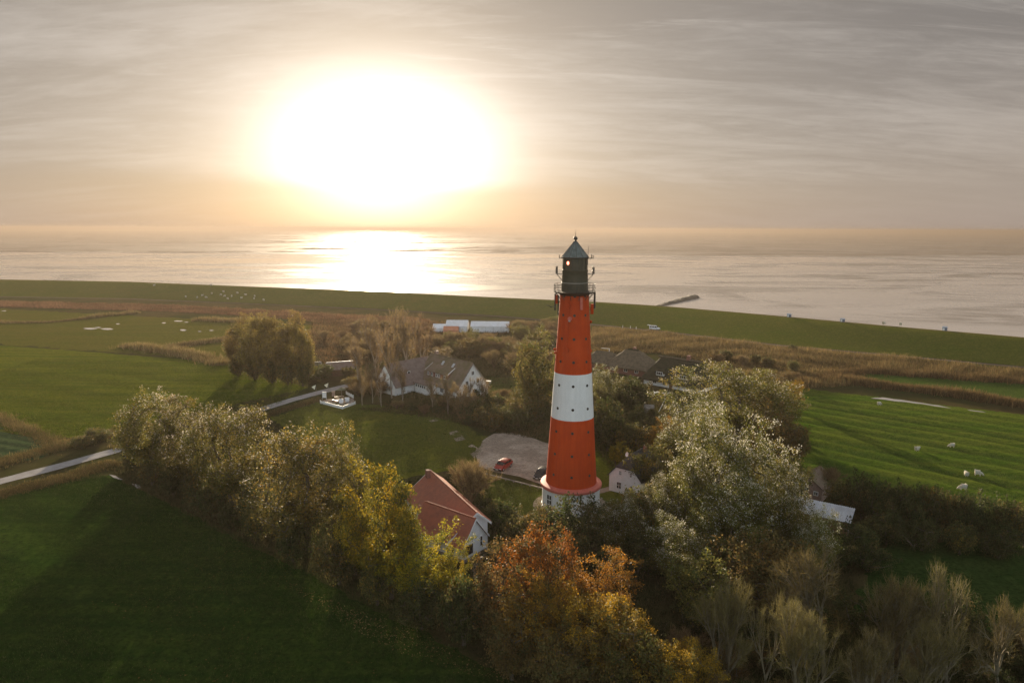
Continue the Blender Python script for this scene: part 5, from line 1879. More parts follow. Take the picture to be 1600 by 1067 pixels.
M['bark_grey'] = pmat('bark_grey', (0.19, 0.155, 0.095), 0.85, (0.11, 0.09, 0.055), 2.0)
SPEC = {}
def species(name, seeds, H, Rad, n_att, trunk_h, lo, shape, multi, leaf, palette, bark='bark', tip=None, tipshare=0, r_tip=.03, twigs=None, up=.5, min_cnt=2, expo=.48, rmax=.34):
    out = []
    for sd in seeds:
        r = np.random.default_rng(sd)
        if shape == 'fork':
            P, par, cnt, tips = fork_skeleton(r, H, Rad, multi, min(n_att, 5), *((.58, .22, .5) if n_att == 5 else (.78, .17, .40) if n_att == 6 else (.5, .3, .6)))
            if not leaf:
                tips = [(j, P[j] - P[par[j]]) for j in range(1, len(P)) if cnt[j] <= 4 and P[j, 2] > .12 * H]
        else:
            P, par, cnt, tips = tree_skeleton(r, H, Rad, n_att, trunk_h, lo, shape, multi, up)
        bv, bf = branch_mesh(P, par, cnt, r_tip, expo, min_cnt, rmax)
        # trunk mesh mixes quads of several prisms; all are quads
        tm = np_mesh('trunk', bv, bf, bark, smooth=True)
        tme = tm.data
        bpy.data.objects.remove(tm)
        cm = None
        if leaf:
            per, spread, ll, lw = leaf
            v, f, c = leaf_cloud(r, P, par, tips, per, spread, ll, lw, palette, tip, tipshare, H)
            if twigs:
                tv, tf = twig_cloud(r, P, tips, *twigs)
                tcol = np.array([(.13, .095, .06)]) * r.uniform(.7, 1.3, (len(tf), 1))
                f = np.concatenate([f, tf + len(v)]); v = np.concatenate([v, tv]); c = np.concatenate([c, tcol])
            o = np_mesh('crown', v, f, 'leaf', c)
        else:
            tv, tf = twig_cloud(r, P, tips, *twigs)
            pal = np.array([p[0] for p in palette]); w = np.array([p[1] for p in palette]); w = w / w.sum()
            tcol = pal[r.choice(len(pal), len(tf), p=w)] * r.uniform(.75, 1.25, (len(tf), 1))
            o = np_mesh('crown', tv, tf, 'blade', tcol)
        cm = o.data
        bpy.data.objects.remove(o)
        tme.name = 'trunk'; cm.name = 'crown'
        out.append((tme, cm))
    SPEC[name] = (out, H, Rad)

OLIVE = [((.088, .084, .018), 3), ((.125, .102, .023), 3), ((.056, .060, .014), 2), ((.165, .115, .024), 1.4)]
species('grey_poplar', (11, 12, 13, 14), 16, 6.2, 230, 9, 1.2, 'egg', 2, (125, 1.1, .26, .15), OLIVE, tip=(.33, .285, .22), tipshare=.30)
species('golden_poplar', (21, 22), 16, 6.6, 240, 9, 1.0, 'egg', 2, (125, 1.1, .26, .15), [((.130, .105, .024), 3), ((.095, .085, .024), 3), ((.060, .062, .018), 2), ((.20, .135, .025), 1.6)], tip=(.32, .28, .21), tipshare=.24)
species('white_poplar', (31, 32, 33, 34), 16, 6.2, 210, 9, 1.0, 'egg', 2, (135, 1.2, .26, .15), [((.105, .102, .024), 3), ((.072, .078, .020), 3), ((.155, .128, .032), 1.8)], tip=(.40, .375, .31), tipshare=.44)
species('yellow_maple', (41, 42), 14, 6.0, 200, 7, .8, 'round', 2, (125, 1.0, .26, .19), [((.215, .160, .012), 3), ((.145, .125, .015), 3), ((.085, .088, .018), 2.4), ((.33, .22, .012), 1.2)])
species('orange_beech', (51, 52, 53), 12, 5.4, 200, 6, .5, 'round', 2, (115, .95, .25, .17), [((.215, .082, .014), 3), ((.150, .070, .016), 2.5), ((.29, .115, .014), 1.3), ((.095, .070, .020), 2)])
species('amber_tree', (56, 57), 12, 5.6, 200, 6, .5, 'round', 2, (115, .95, .25, .17), [((.225, .125, .014), 3), ((.160, .098, .016), 3), ((.30, .165, .014), 1.2), ((.085, .070, .020), 2)])
species('olive_tree', (61, 62, 63), 9, 4.4, 150, 4, .3, 'round', 3, (80, .9, .28, .18), [((.090, .088, .022), 3), ((.130, .105, .028), 2), ((.060, .064, .018), 2), ((.16, .11, .024), 1)])
species('brown_tree', (64, 65), 9, 4.4, 150, 4, .3, 'round', 3, (74, .9, .28, .18), [((.115, .076, .026), 3), ((.090, .070, .024), 3), ((.145, .085, .024), 1.4), ((.060, .058, .020), 1.5)])
species('dark_shrub', (71, 72, 73), 4, 2.8, 110, 1.3, .05, 'shrub', 4, (64, .62, .22, .14), [((.044, .054, .016), 3), ((.062, .062, .020), 2), ((.032, .038, .013), 2), ((.090, .066, .024), 1)])
species('olive_shrub', (74, 75, 76), 4, 2.8, 110, 1.3, .05, 'shrub', 4, (60, .62, .22, .14), [((.072, .070, .022), 3), ((.10, .080, .028), 2), ((.048, .052, .018), 2), ((.15, .095, .022), 1)])
BROWNTWIG = [((.165, .112, .052), 3), ((.21, .150, .070), 2), ((.115, .080, .038), 2)]
species('bare_tree', (81, 82, 83, 84), 13, 4.6, 5, 5, 1.6, 'fork', 3, None, [((.122, .098, .036), 3), ((.160, .124, .048), 2), ((.085, .070, .028), 2)], bark='bark_grey', r_tip=.010, twigs=(3, .8, .030), min_cnt=1, expo=.48, rmax=.15)
species('bare_oak', (101, 102), 12, 5.4, 6, 5, 1.6, 'fork', 1, None, [((.122, .098, .036), 3), ((.160, .124, .048), 2), ((.085, .070, .028), 2)], bark='bark_grey', r_tip=.012, twigs=(2, .8, .032), min_cnt=1, expo=.48, rmax=.22)
species('bare_shrub', (91, 92, 93), 5, 3.0, 3, 1.2, .3, 'fork', 7, None, BROWNTWIG, bark='twig_brown', r_tip=.012, twigs=(5, .60, .032), min_cnt=1, rmax=.08)
species('thin_birch', (94, 95), 13, 3.0, 4, 9, 2.5, 'fork', 1, (6, .6, .20, .11), [((.17, .115, .040), 2), ((.22, .155, .05), 1), ((.12, .085, .035), 1)], bark='bark_pale', r_tip=.012, twigs=(9, .8, .030), min_cnt=1, rmax=.15)
species('hazy_poplar', (96, 97, 98), 13, 4.6, 260, 9, .2, 'egg', 4, (64, .95, .30, .17), [((.150, .112, .030), 3), ((.19, .135, .034), 2), ((.100, .082, .026), 2)], bark='twig', r_tip=.02, twigs=(12, .8, .035), up=.8)

_uses = {}
def plant(name, label, cat, spec, x, yb, ytop, hw, group=None, rz=None, pos=None, variant=None):
    """stand a plant on the ground point under survey pixel (x, yb), as high and wide as the photograph shows"""
    vs, H, Rad = SPEC[spec]
    p = pos or G(x, yb)
    h = max(1.2, height_at(p, ytop))
    rad = hw * depth(p + Vector((0, 0, h * .5))) / FPX
    k = _uses.get(spec, 0)
    _uses[spec] = k + 1
    tm, cm = vs[(k if variant is None else variant) % len(vs)]
    root = thing(name, label, cat, (p.x, p.y, 0), random.uniform(0, 6.28) if rz is None else rz, group)
    s = rad / Rad
    root.scale = (s, s, h / H)
    for nm, me in (('trunk', tm), ('crown', cm)):
        o = bpy.data.objects.new(nm, me)
        COL.objects.link(o)
        o.parent = root
    return root

# --- tree row on the left
row = 'tall trees of the row along the dark field'
plant('poplar_tree', 'silver tipped poplar at the lane end of the tree row', 'tree', 'grey_poplar', 240, 752, 606, 62, row)
plant('poplar_tree', 'silver tipped poplar, second from the lane end of the row', 'tree', 'grey_poplar', 302, 772, 646, 50, row)
plant('poplar_tree', 'broad olive poplar with pale top, third from the lane end', 'tree', 'grey_poplar', 366, 806, 630, 70, row)
plant('poplar_tree', 'broad golden olive poplar left of the yellow maple', 'tree', 'golden_poplar', 482, 862, 664, 84, row)
plant('poplar_tree', 'golden poplar leaning out behind the row towards the meadow', 'tree', 'golden_poplar', 555, 866, 694, 40, row)
plant('maple_tree', 'bright yellow green maple in front of the red roofed house', 'tree', 'yellow_maple', 612, 935, 734, 64, row)
plant('maple_tree', 'yellow maple at the right shoulder of the brightest one, before the white wall', 'tree', 'yellow_maple', 655, 955, 832, 54, row)
plant('maple_tree', 'smaller yellow maple at the left foot of the bright yellow one', 'tree', 'yellow_maple', 572, 905, 800, 36, row)
plant('maple_tree', 'low yellow maple pressed against the white gable of the red roofed house', 'tree', 'yellow_maple', 704, 955, 866, 26, row)
for i, (x, yb, yt, hw, sp, lab) in enumerate([
    (200, 748, 712, 24, 'dark_shrub', 'dark shrub at the lane end under the leftmost poplar'),
    (262, 790, 742, 30, 'dark_shrub', 'dark shrub at the foot of the two leftmost poplars'),
    (322, 822, 765, 34, 'dark_shrub', 'dark shrub below the second and third poplars of the row'),
    (395, 858, 795, 36, 'olive_shrub', 'olive shrub at the foot of the broad pale topped poplar'),
    (448, 895, 832, 36, 'dark_shrub', 'dark shrub at the left foot of the golden poplar'),
    (520, 930, 855, 40, 'olive_shrub', 'olive shrub at the right foot of the golden poplar'),
    (580, 962, 885, 40, 'olive_shrub', 'rusty olive shrub below the smaller yellow maple'),
    (650, 1000, 925, 44, 'dark_shrub', 'dark shrub at the foot of the bright yellow maple'),
    (715, 1025, 920, 46, 'dark_shrub', 'dark shrub between the yellow maple and the orange tree'),
    (300, 806, 752, 34, 'olive_shrub', 'olive shrub between the second and third poplars'),
    (418, 852, 778, 40, 'olive_shrub', 'tall olive shrub between the third poplar and the golden one'),  # added with its neighbours below to block sun shafts onto the field
    (445, 872, 800, 34, 'dark_shrub', 'dark shrub close behind the foot of the golden poplar'),
    (385, 838, 775, 34, 'dark_shrub', 'dark shrub under the right side of the third poplar'),
    (545, 915, 845, 38, 'dark_shrub', 'dark shrub between the golden poplar and the smaller maple'),
    (228, 775, 735, 28, 'olive_shrub', 'olive shrub on the bank near the ditch water'),
    (350, 845, 800, 26, 'dark_shrub', 'small dark shrub on the field edge under the third poplar')]):
    plant('shrub', lab, 'shrub', sp, x + 10, yb - 17, yt - 12, hw * .85, 'undergrowth shrubs along the tree row')

# --- autumn trees at the bottom
aut = 'autumn trees at the near edge of the grove'
plant('beech_tree', 'orange beech in front of the lighthouse lawn, the reddest crown', 'tree', 'orange_beech', 838, 985, 826, 66, aut)
plant('beech_tree', 'orange beech with spiky lit tips right of the reddest one', 'tree', 'orange_beech', 932, 990, 880, 54, aut)
plant('amber_tree', 'amber tree with a round glowing crown at the bottom of the picture', 'tree', 'amber_tree', 945, 1062, 932, 66, aut)
plant('amber_tree', 'brownish amber tree between the orange beech and the glowing amber one', 'tree', 'amber_tree', 848, 1045, 905, 58, aut)
plant('brown_tree', 'brown tree under the orange beech at the field corner', 'tree', 'brown_tree', 775, 1010, 880, 56, aut)
plant('amber_tree', 'small golden tree at the bottom edge right of the glowing amber one', 'tree', 'amber_tree', 1068, 1125, 1000, 50, aut)
plant('brown_tree', 'dark brown tree at the bottom edge below the amber trees', 'tree', 'brown_tree', 885, 1100, 980, 60, aut)
plant('olive_tree', 'dark olive tree at the bottom edge, left of the small golden tree', 'tree', 'olive_tree', 1000, 1120, 985, 60, aut)
plant('olive_tree', 'dark olive tree at the field corner, lowest of the row', 'tree', 'brown_tree', 800, 1062, 960, 52, aut)

# --- white poplars on the right
wp = 'white leaved poplars right of the lighthouse'
plant('white_poplar', 'tallest white leaved poplar, top of the grove right of the lighthouse', 'tree', 'white_poplar', 1112, 868, 655, 66, wp)
plant('white_poplar', 'white leaved poplar on the right shoulder of the tallest one', 'tree', 'white_poplar', 1182, 880, 694, 58, wp)
plant('white_poplar', 'white leaved poplar left of the tallest one, above the cottage roof', 'tree', 'white_poplar', 1062, 850, 712, 50, wp)
plant('white_poplar', 'white leaved poplar low in front of the tallest one, in the middle', 'tree', 'white_poplar', 1128, 905, 752, 62, wp)
plant('white_poplar', 'white leaved poplar at the right end of the grove, above the barn roof', 'tree', 'white_poplar', 1222, 892, 742, 40, wp)
plant('white_poplar', 'white leaved poplar beside the small white cottage', 'tree', 'white_poplar', 1026, 850, 758, 36, wp)
plant('white_poplar', 'narrow white leaved poplar just right of the lighthouse foot', 'tree', 'white_poplar', 965, 872, 772, 42, wp)
plant('white_poplar', 'white leaved poplar lowest in front of the grove', 'tree', 'white_poplar', 1062, 925, 816, 54, wp)
plant('white_poplar', 'white leaved poplar standing before the metal roofed barn', 'tree', 'white_poplar', 1268, 918, 806, 38, wp)
plant('white_poplar', 'silver tree behind the largest poplar, towards the thatched houses', 'tree', 'white_poplar', 1082, 735, 632, 54, wp)
plant('poplar_tree', 'broad olive grey poplar at the edge of the right pasture', 'tree', 'grey_poplar', 1150, 690, 568, 78, wp)
plant('poplar_tree', 'olive grey poplar beside the right pasture, lower than its neighbour', 'tree', 'grey_poplar', 1206, 680, 590, 44, wp)
plant('beech_tree', 'small orange tree in the garden left of the silver tree', 'tree', 'orange_beech', 1050, 700, 652, 18, wp)
plant('amber_tree', 'amber bush tree below the garden lawn of the thatched house', 'tree', 'amber_tree', 1022, 715, 668, 22, wp)
plant('olive_tree', 'olive tree behind the black roof of the small cottage', 'tree', 'olive_tree', 1022, 775, 700, 34, wp)
plant('olive_tree', 'shadowed olive tree right below the tallest white poplar', 'tree', 'brown_tree', 1180, 965, 830, 74, wp)
plant('olive_tree', 'shadowed olive tree left below the tallest white poplar', 'tree', 'olive_tree', 1100, 985, 880, 54, wp)
for x, yb, yt, hw, sp, lab in [
    (1215, 735, 648, 48, 'brown_tree', 'russet brown tree at the pasture edge right of the silver tree'),
    (1238, 728, 660, 24, 'brown_tree', 'brown tree at the pasture corner above the brick shed'),
    (1240, 640, 595, 11, 'amber_tree', 'slim golden tree at the far corner of the pasture'),
    (1225, 790, 712, 34, 'olive_tree', 'olive tree left of the brick shed')]:
    plant('tree', lab, 'tree', sp, x, yb, yt, hw, 'trees at the pasture edge')

# --- round the lighthouse
near = 'bushes round the foot of the lighthouse'
for x, yb, yt, hw, sp, lab in [
    (885, 862, 782, 46, 'dark_shrub', 'dark green bush in front of the lighthouse foot'),
    (930, 868, 792, 36, 'dark_shrub', 'dark green bush at the right front of the lighthouse foot'),
    (850, 848, 796, 28, 'olive_shrub', 'straw tipped bush at the left front of the lighthouse foot'),
    (1000, 842, 760, 40, 'olive_shrub', 'olive bush in front of the small white cottage'),
    (1010, 895, 830, 42, 'dark_shrub', 'dark bush between the two low white poplars'),
    (895, 905, 838, 40, 'olive_shrub', 'olive bush above the orange beech, near the lighthouse'),
    (955, 925, 862, 34, 'dark_shrub', 'dark bush behind the spiky orange beech'),
    (815, 868, 808, 34, 'olive_shrub', 'olive bush between the white gable and the lighthouse'),
    (785, 838, 784, 32, 'dark_shrub', 'dark hedge bush behind the white gable'),
    (760, 818, 776, 26, 'dark_shrub', 'dark hedge bush behind the red roof'),
    (752, 850, 812, 16, 'dark_shrub', 'small dark bush touching the white gable'),
    (770, 905, 862, 24, 'dark_shrub', 'small dark green bush on the path below the white gable')]:
    plant('shrub', lab, 'shrub', sp, x, yb, yt, hw, near)
plant('bare_shrub', 'round leafless bush behind the red roof', 'shrub', 'bare_shrub', 734, 792, 722, 38, near)
plant('shrub', 'yellow bush at the left end of the small white cottage', 'shrub', 'yellow_maple', 962, 728, 690, 15, near)

# --- behind the lighthouse
bh = 'trees and bushes behind the lighthouse'
for x, yb, yt, hw, sp, lab in [
    (838, 645, 538, 38, 'olive_tree', 'yellow olive tree left behind the white band of the lighthouse'),
    (818, 660, 606, 32, 'olive_tree', 'dark olive tree at the far end of the gravel yard'),
    (812, 674, 640, 30, 'dark_shrub', 'dark bush along the back of the gravel yard'),
    (772, 672, 636, 28, 'olive_shrub', 'olive bush where the path enters the gravel yard'),
    (945, 645, 572, 22, 'white_poplar', 'pale silver tree just right of the white band of the lighthouse'),
    (950, 705, 630, 36, 'dark_shrub', 'large dark bush right of the lower red band'),
    (985, 640, 592, 34, 'dark_shrub', 'round dark bush in front of the pale thatched house'),
    (985, 712, 655, 32, 'olive_shrub', 'olive bush on the lawn edge above the small white cottage'),
    (935, 690, 648, 20, 'olive_tree', 'olive tree close to the tower on its right'),
    (1055, 640, 612, 18, 'dark_shrub', 'dark bush at the door of the dark thatched house'),
    (1000, 668, 636, 16, 'dark_shrub', 'small dark bush beside the wooden playhouse'),
    (880, 640, 560, 26, 'olive_tree', 'olive tree hidden behind the white band of the lighthouse')]:
    plant('tree' if sp not in ('dark_shrub', 'olive_shrub') else 'shrub', lab, 'tree' if sp not in ('dark_shrub', 'olive_shrub') else 'shrub', sp, x, yb, yt, hw, bh)

# --- village copse and thickets
for x, yb, yt, hw, w in ((376, 586, 503, 27, 'leftmost'), (402, 592, 499, 30, 'second from the left'), (430, 596, 502, 30, 'middle'), (456, 599, 501, 30, 'second from the right'), (474, 600, 512, 24, 'rightmost')):
    plant('poplar_tree', 'dense ochre poplar, %s of five in the field copse' % w, 'tree', 'hazy_poplar', x, yb, yt, hw, 'poplars of the copse on the field')
for x, yb, yt, hw, w in ((372, 588, 560, 16, 'left'), (398, 594, 562, 18, 'second'), (425, 599, 564, 18, 'third'), (450, 602, 566, 18, 'fourth'), (474, 604, 568, 16, 'right')):
    plant('shrub', 'ochre bush at the foot of the copse, %s of five' % w, 'shrub', 'olive_shrub', x, yb, yt, hw, 'bushes at the foot of the copse')
for x, yb, yt, hw, w in ((560, 612, 528, 17, 'nearest the lane end'), (588, 600, 495, 22, 'behind the low red shed'), (612, 622, 512, 22, 'left of the white wing wall'), (636, 596, 482, 24, 'tallest, above the gabled house'), (660, 590, 492, 20, 'left of the pale hut'), (690, 580, 540, 18, 'lowest, behind the roof ridge')):
    plant('birch_tree', 'hazy thin birch of the village, ' + w, 'tree', 'thin_birch', x, yb, yt, hw, 'hazy birches of the village')
for x, yb, yt, hw, w in ((629, 634, 566, 14, 'left of the five little windows'), (676, 645, 590, 10, 'in front of the annex corner'), (566, 634, 576, 10, 'at the right end of the white fence'), (720, 652, 600, 12, 'before the white gable'), (741, 655, 606, 10, 'right of the white gable'), (582, 630, 566, 12, 'second from the white fence'), (700, 648, 586, 12, 'left of the white gable'), (756, 640, 588, 11, 'at the right corner of the white gable'), (733, 640, 590, 9, 'before the middle of the white gable'), (596, 636, 574, 13, 'before the left wing')):
    plant('birch_tree', 'slim pale stemmed birch ' + w, 'tree', 'thin_birch', x, yb, yt, hw, 'slim birches before the gabled house')
KIND_WORD = {'bare_shrub': 'leafless', 'olive_tree': 'leafy olive', 'brown_tree': 'russet leaved', 'olive_shrub': 'low olive', 'dark_shrub': 'dark green', 'hazy_poplar': 'ochre leaved'}
def thicket(n, poly, hmin, hmax, specs, label, group, name='shrub', wk=0.62, cat='shrub'):
    """individual shrubs spread inside a pixel-surveyed plot"""
    w = [G(x, y) for x, y in poly]
    k = 0
    xs = [p.x for p in w]; ys = [p.y for p in w]
    placed = []
    tries = 0
    while k < n and tries < n * 60:
        tries += 1
        x, y = random.uniform(min(xs), max(xs)), random.uniform(min(ys), max(ys))
        inside = False
        for i in range(len(w)):
            a, b = w[i], w[i - 1]
            if (a.y > y) != (b.y > y) and x < (b.x - a.x) * (y - a.y) / (b.y - a.y) + a.x:
                inside = not inside
        if not inside or any((x - q[0]) ** 2 + (y - q[1]) ** 2 < (hmin * .55) ** 2 for q in placed):
            continue
        placed.append((x, y))
        sp = specs[k % len(specs)]
        vs, H, Rad = SPEC[sp]
        h = random.uniform(hmin, hmax)
        r_ = h * wk * random.uniform(.8, 1.2)
        tm, cm = vs[k % len(vs)]
        fx = (x - min(xs)) / (max(xs) - min(xs)); fy = (y - min(ys)) / (max(ys) - min(ys))
        where = ('left' if fx < .34 else 'middle' if fx < .67 else 'right') + (' rear' if fy > .5 else ' front')
        root = thing(name, '%s %s, %s' % (KIND_WORD[sp], label, where), cat, (x, y, 0), random.uniform(0, 6.28), group)
        root.scale = (r_ / Rad, r_ / Rad, h / H)
        for nm, me in (('trunk', tm), ('crown', cm)):
            o = bpy.data.objects.new(nm, me); COL.objects.link(o); o.parent = root
        k += 1
thicket(46, [(660, 550), (700, 542), (800, 536), (868, 538), (868, 590), (770, 590), (745, 562)], 4.0, 7.0, ['bare_shrub', 'olive_tree', 'bare_shrub', 'brown_tree'], 'shrub in the scrub between gabled house and marquee', 'scrub behind the gabled house')
thicket(26, [(500, 528), (560, 512), (690, 526), (670, 548), (560, 575), (520, 560)], 3.5, 6.0, ['bare_shrub', 'hazy_poplar', 'bare_shrub', 'bare_shrub'], 'shrub in the scrub left of the marquee', 'scrub left of the marquee')
thicket(34, [(690, 640), (760, 628), (850, 640), (852, 664), (800, 658), (755, 664)], 2.6, 4.6, ['bare_shrub', 'olive_shrub', 'bare_shrub', 'dark_shrub'], 'shrub between the white gable and the gravel yard', 'thicket before the gabled house')
thicket(14, [(610, 628), (700, 640), (760, 672), (735, 672), (660, 648), (600, 638)], 1.4, 2.6, ['bare_shrub', 'olive_shrub', 'dark_shrub'], 'shrub along the far side of the meadow', 'low shrubs along the meadow')
thicket(16, [(800, 512), (870, 512), (870, 545), (800, 530)], 3.5, 6.0, ['bare_shrub', 'olive_tree', 'bare_shrub'], 'shrub between the marquee and the lighthouse', 'scrub left of the tower')
thicket(12, [(545, 600), (585, 585), (600, 618), (560, 626)], 2.2, 4.0, ['bare_shrub', 'brown_tree'], 'shrub between the lane end and the gabled house', 'shrubs at the lane end')
thicket(18, [(1090, 552), (1240, 572), (1250, 610), (1130, 590)], 2.2, 4.2, ['brown_tree', 'bare_shrub', 'olive_shrub'], 'shrub between the dark thatched house and the reeds', 'scrub by the reed bed')
thicket(20, [(925, 640), (1060, 650), (1045, 735), (960, 690)], 1.8, 3.6, ['dark_shrub', 'olive_shrub'], 'garden shrub between the lighthouse and the thatched houses', 'garden shrubs behind the tower')
plant('shrub', 'single dark bush standing on the edge of the dike road', 'shrub', 'dark_shrub', 1238, 550, 537, 7)
plant('shrub', 'dark green bush between the copse and the low red shed', 'shrub', 'dark_shrub', 503, 594, 570, 22)
plant('shrub', 'dark bush right of the low red shed at the lane', 'shrub', 'olive_shrub', 545, 592, 572, 14)
for x, yb, yt, hw, w in ((155, 690, 672, 20, 'right of two at the bend'), (128, 700, 684, 18, 'left of two at the bend')):
    plant('shrub', 'rough brown green shrub beside the lane, ' + w, 'shrub', 'olive_shrub', x, yb, yt, hw, 'shrubs at the lane bend')

# --- hedge on the right and the bare trees in the corner
hed = [(1315, 800, 748, 26), (1345, 812, 745, 26), (1372, 822, 756, 26), (1400, 826, 752, 27), (1428, 834, 762, 28), (1458, 838, 760, 26), (1486, 840, 772, 28), (1514, 845, 772, 27), (1543, 848, 782, 28), (1572, 852, 786, 27), (1600, 856, 792, 28), (1340, 868, 815, 34), (1385, 850, 800, 30), (1300, 890, 838, 30), (1440, 860, 808, 28), (1500, 866, 815, 28), (1560, 872, 822, 30), (1355, 890, 846, 30)]
for i, (x, yb, yt, hw) in enumerate(hed):
    upper = i < 11
    nth = ('first', 'second', 'third', 'fourth', 'fifth', 'sixth', 'seventh', 'eighth', 'ninth', 'tenth', 'eleventh')[i if upper else [13, 17, 11, 12, 14, 15, 16].index(i)]
    plant('shrub', '%s hedge shrub, %s from the barn in the %s line of the thick hedge' % ('dark' if i % 5 else 'olive', nth, 'upper' if upper else 'lower'), 'shrub', 'dark_shrub' if i % 5 else 'olive_shrub', x, yb, yt, hw, 'hedge shrubs below the right pasture')
plant('shrub', 'ragged leafless shrub behind the brick shed', 'shrub', 'bare_shrub', 1290, 770, 726, 24)
bt = 'leafless trees in the bottom right corner'
for x, yb, yt, hw, lab in ((1130, 1085, 912, 44, 'pale leafless tree at the bottom edge, leftmost of the bare ones'),
                           (1192, 1110, 915, 40, 'leafless tree right of the leftmost bare one'),
                           (1288, 1062, 852, 76, 'largest leafless tree with a wide fan of pale limbs'),
                           (1395, 1085, 902, 52, 'leafless tree right of the largest bare one'),
                           (1478, 1095, 888, 54, 'leafless tree with pale stem near the right corner'),
                           (1560, 1105, 925, 52, 'leafless tree cut by the right edge of the picture'),
                           (1240, 1130, 930, 46, 'low leafless tree at the bottom edge under the largest one'),
                           (1345, 1150, 985, 50, 'leafless tree at the bottom edge between two taller ones'),
                           (1440, 1150, 960, 46, 'leafless tree at the bottom edge right of the middle of the corner'),
                           (1610, 1080, 940, 40, 'leafless tree standing against the near pasture at the right edge')):
    plant('bare_tree', lab, 'tree', 'bare_oak' if x in (1288, 1478, 1192, 1560) else 'bare_tree', x, yb, yt, hw * 1.15, bt)
thicket(40, [(1010, 1000), (1100, 940), (1250, 930), (1330, 960), (1620, 1010), (1640, 1240), (1000, 1240)], 2.2, 4.2, ['dark_shrub', 'brown_tree', 'dark_shrub', 'bare_shrub'], 'undergrowth shrub beneath the leafless trees', 'undergrowth of the corner grove')

# --- reeds, dry grass, turf: nobody could count them
def blades(name, pts, per, h, w, palette, label, spread=.25, lean=.3, mat='blade'):
    """pts (N,3): tufts of thin upright blades"""
    pts = np.asarray(pts)
    N = len(pts) * per
    k = np.repeat(np.arange(len(pts)), per)
    b = pts[k] + np.concatenate([rng.normal(0, spread, (N, 2)), np.zeros((N, 1))], 1)
    px_, py_ = pts[:, 0], pts[:, 1]
    und = .5 + .5 * np.sin(px_ * .19 + 2.1 * np.sin(py_ * .11)) * np.sin(py_ * .27 + 1.7 * np.sin(px_ * .07)) + .35 * np.sin(px_ * .05 + py_ * .09)
    hh = h * rng.uniform(.5, 1.3, N) * ((.55 + .6 * np.clip(und, 0, 1.2)) * rng.uniform(.75, 1.25, len(pts)))[k]
    tip = b + np.stack([rng.normal(0, lean, N) * hh, rng.normal(0, lean, N) * hh, hh], 1)
    ang = rng.uniform(0, PI, N)
    d = np.stack([np.cos(ang), np.sin(ang), np.zeros(N)], 1) * (w * rng.uniform(.6, 1.4, N))[:, None] / 2
    V = np.stack([b - d, b + d, tip], 1).reshape(-1, 3)
    F = np.arange(3 * N).reshape(-1, 3)
    pal = np.array([p[0] for p in palette]); ww = np.array([p[1] for p in palette]); ww = ww / ww.sum()
    zone = rng.choice(len(pal), len(pts), p=ww)
    own = rng.choice(len(pal), N, p=ww)
    idx = np.where(rng.uniform(0, 1, N) < .5, zone[k], own)
    col = pal[idx] * (rng.uniform(.7, 1.3, N) * (.72 + .45 * np.clip(und, 0, 1.2))[k])[:, None]
    o = np_mesh(name, V, F, mat, col)
    o['kind'] = 'stuff'
    o['label'] = label
    return o

def scatter(poly, n, z=0.0):
    w = [G(x, y) for x, y in poly]
    tri = tessellate_polygon([w])
    A = np.array([abs((w[b].x - w[a].x) * (w[c].y - w[a].y) - (w[c].x - w[a].x) * (w[b].y - w[a].y)) for a, b, c in tri])
    pick = rng.choice(len(tri), n, p=A / A.sum())
    W = np.array([[q.x, q.y] for q in w]); T = np.array(tri)
    u = rng.uniform(0, 1, (n, 2)); m_ = u.sum(1) > 1; u[m_] = 1 - u[m_]
    a, b, c = W[T[pick, 0]], W[T[pick, 1]], W[T[pick, 2]]
    p = a + (b - a) * u[:, :1] + (c - a) * u[:, 1:]
    return np.concatenate([p, np.full((n, 1), z)], 1)

def along(px, width, n, z=0.0):
    pts = resample([G(x, y) for x, y in px], 1.0)
    P = np.array([[p.x, p.y] for p in pts])
    d = np.gradient(P, axis=0); d /= np.linalg.norm(d, axis=1)[:, None]
    nn = np.stack([-d[:, 1], d[:, 0]], 1)
    i = rng.integers(0, len(P), n)
    p = P[i] + nn[i] * (rng.normal(0, width / 2.6, n))[:, None] + rng.normal(0, .4, (n, 2))
    return np.concatenate([p, np.full((n, 1), z)], 1)

REED = [((.125, .078, .034), 3), ((.165, .105, .046), 2), ((.085, .056, .026), 2.5), ((.065, .056, .022), 1.5)]
DRY = [((.150, .100, .042), 3), ((.19, .14, .065), 2), ((.075, .068, .024), 2), ((.105, .062, .026), 1)]
reed_px = [(925, 512), (1020, 520), (1225, 545), (1400, 560), (1700, 592), (1700, 606), (1340, 582), (1322, 596), (1700, 640), (1700, 650), (1358, 602), (1225, 608), (1150, 590), (1100, 566), (1030, 552), (925, 552)]
blades('reed_bed', scatter(reed_px, 26000), 4, 1.5, .16, REED, 'brown reed bed between the dike road and the thatched houses', .55)
blades('reed_bed', np.concatenate([along([(1300, 594), (1358, 602), (1450, 612), (1600, 635), (1700, 652)], 3.2, 3600), along([(1240, 600), (1300, 592), (1340, 580), (1700, 604)], 5, 4200)]), 4, 1.7, .16, [((.10, .062, .028), 3), ((.14, .085, .036), 2), ((.06, .045, .02), 2)], 'darker tall reeds in the ditches round the far strip of pasture', .4)
blades('reed_bed', np.concatenate([along([(200, 541), (250, 548), (300, 556), (355, 570)], 5, 2600), along([(270, 543), (310, 536), (360, 530)], 5, 1500), along([(0, 505), (80, 504), (215, 489)], 2, 900), along([(310, 500), (360, 503), (420, 500)], 5, 900)]), 4, 1.6, .17, DRY, 'dry reeds along the ditches of the wet meadow', .4)
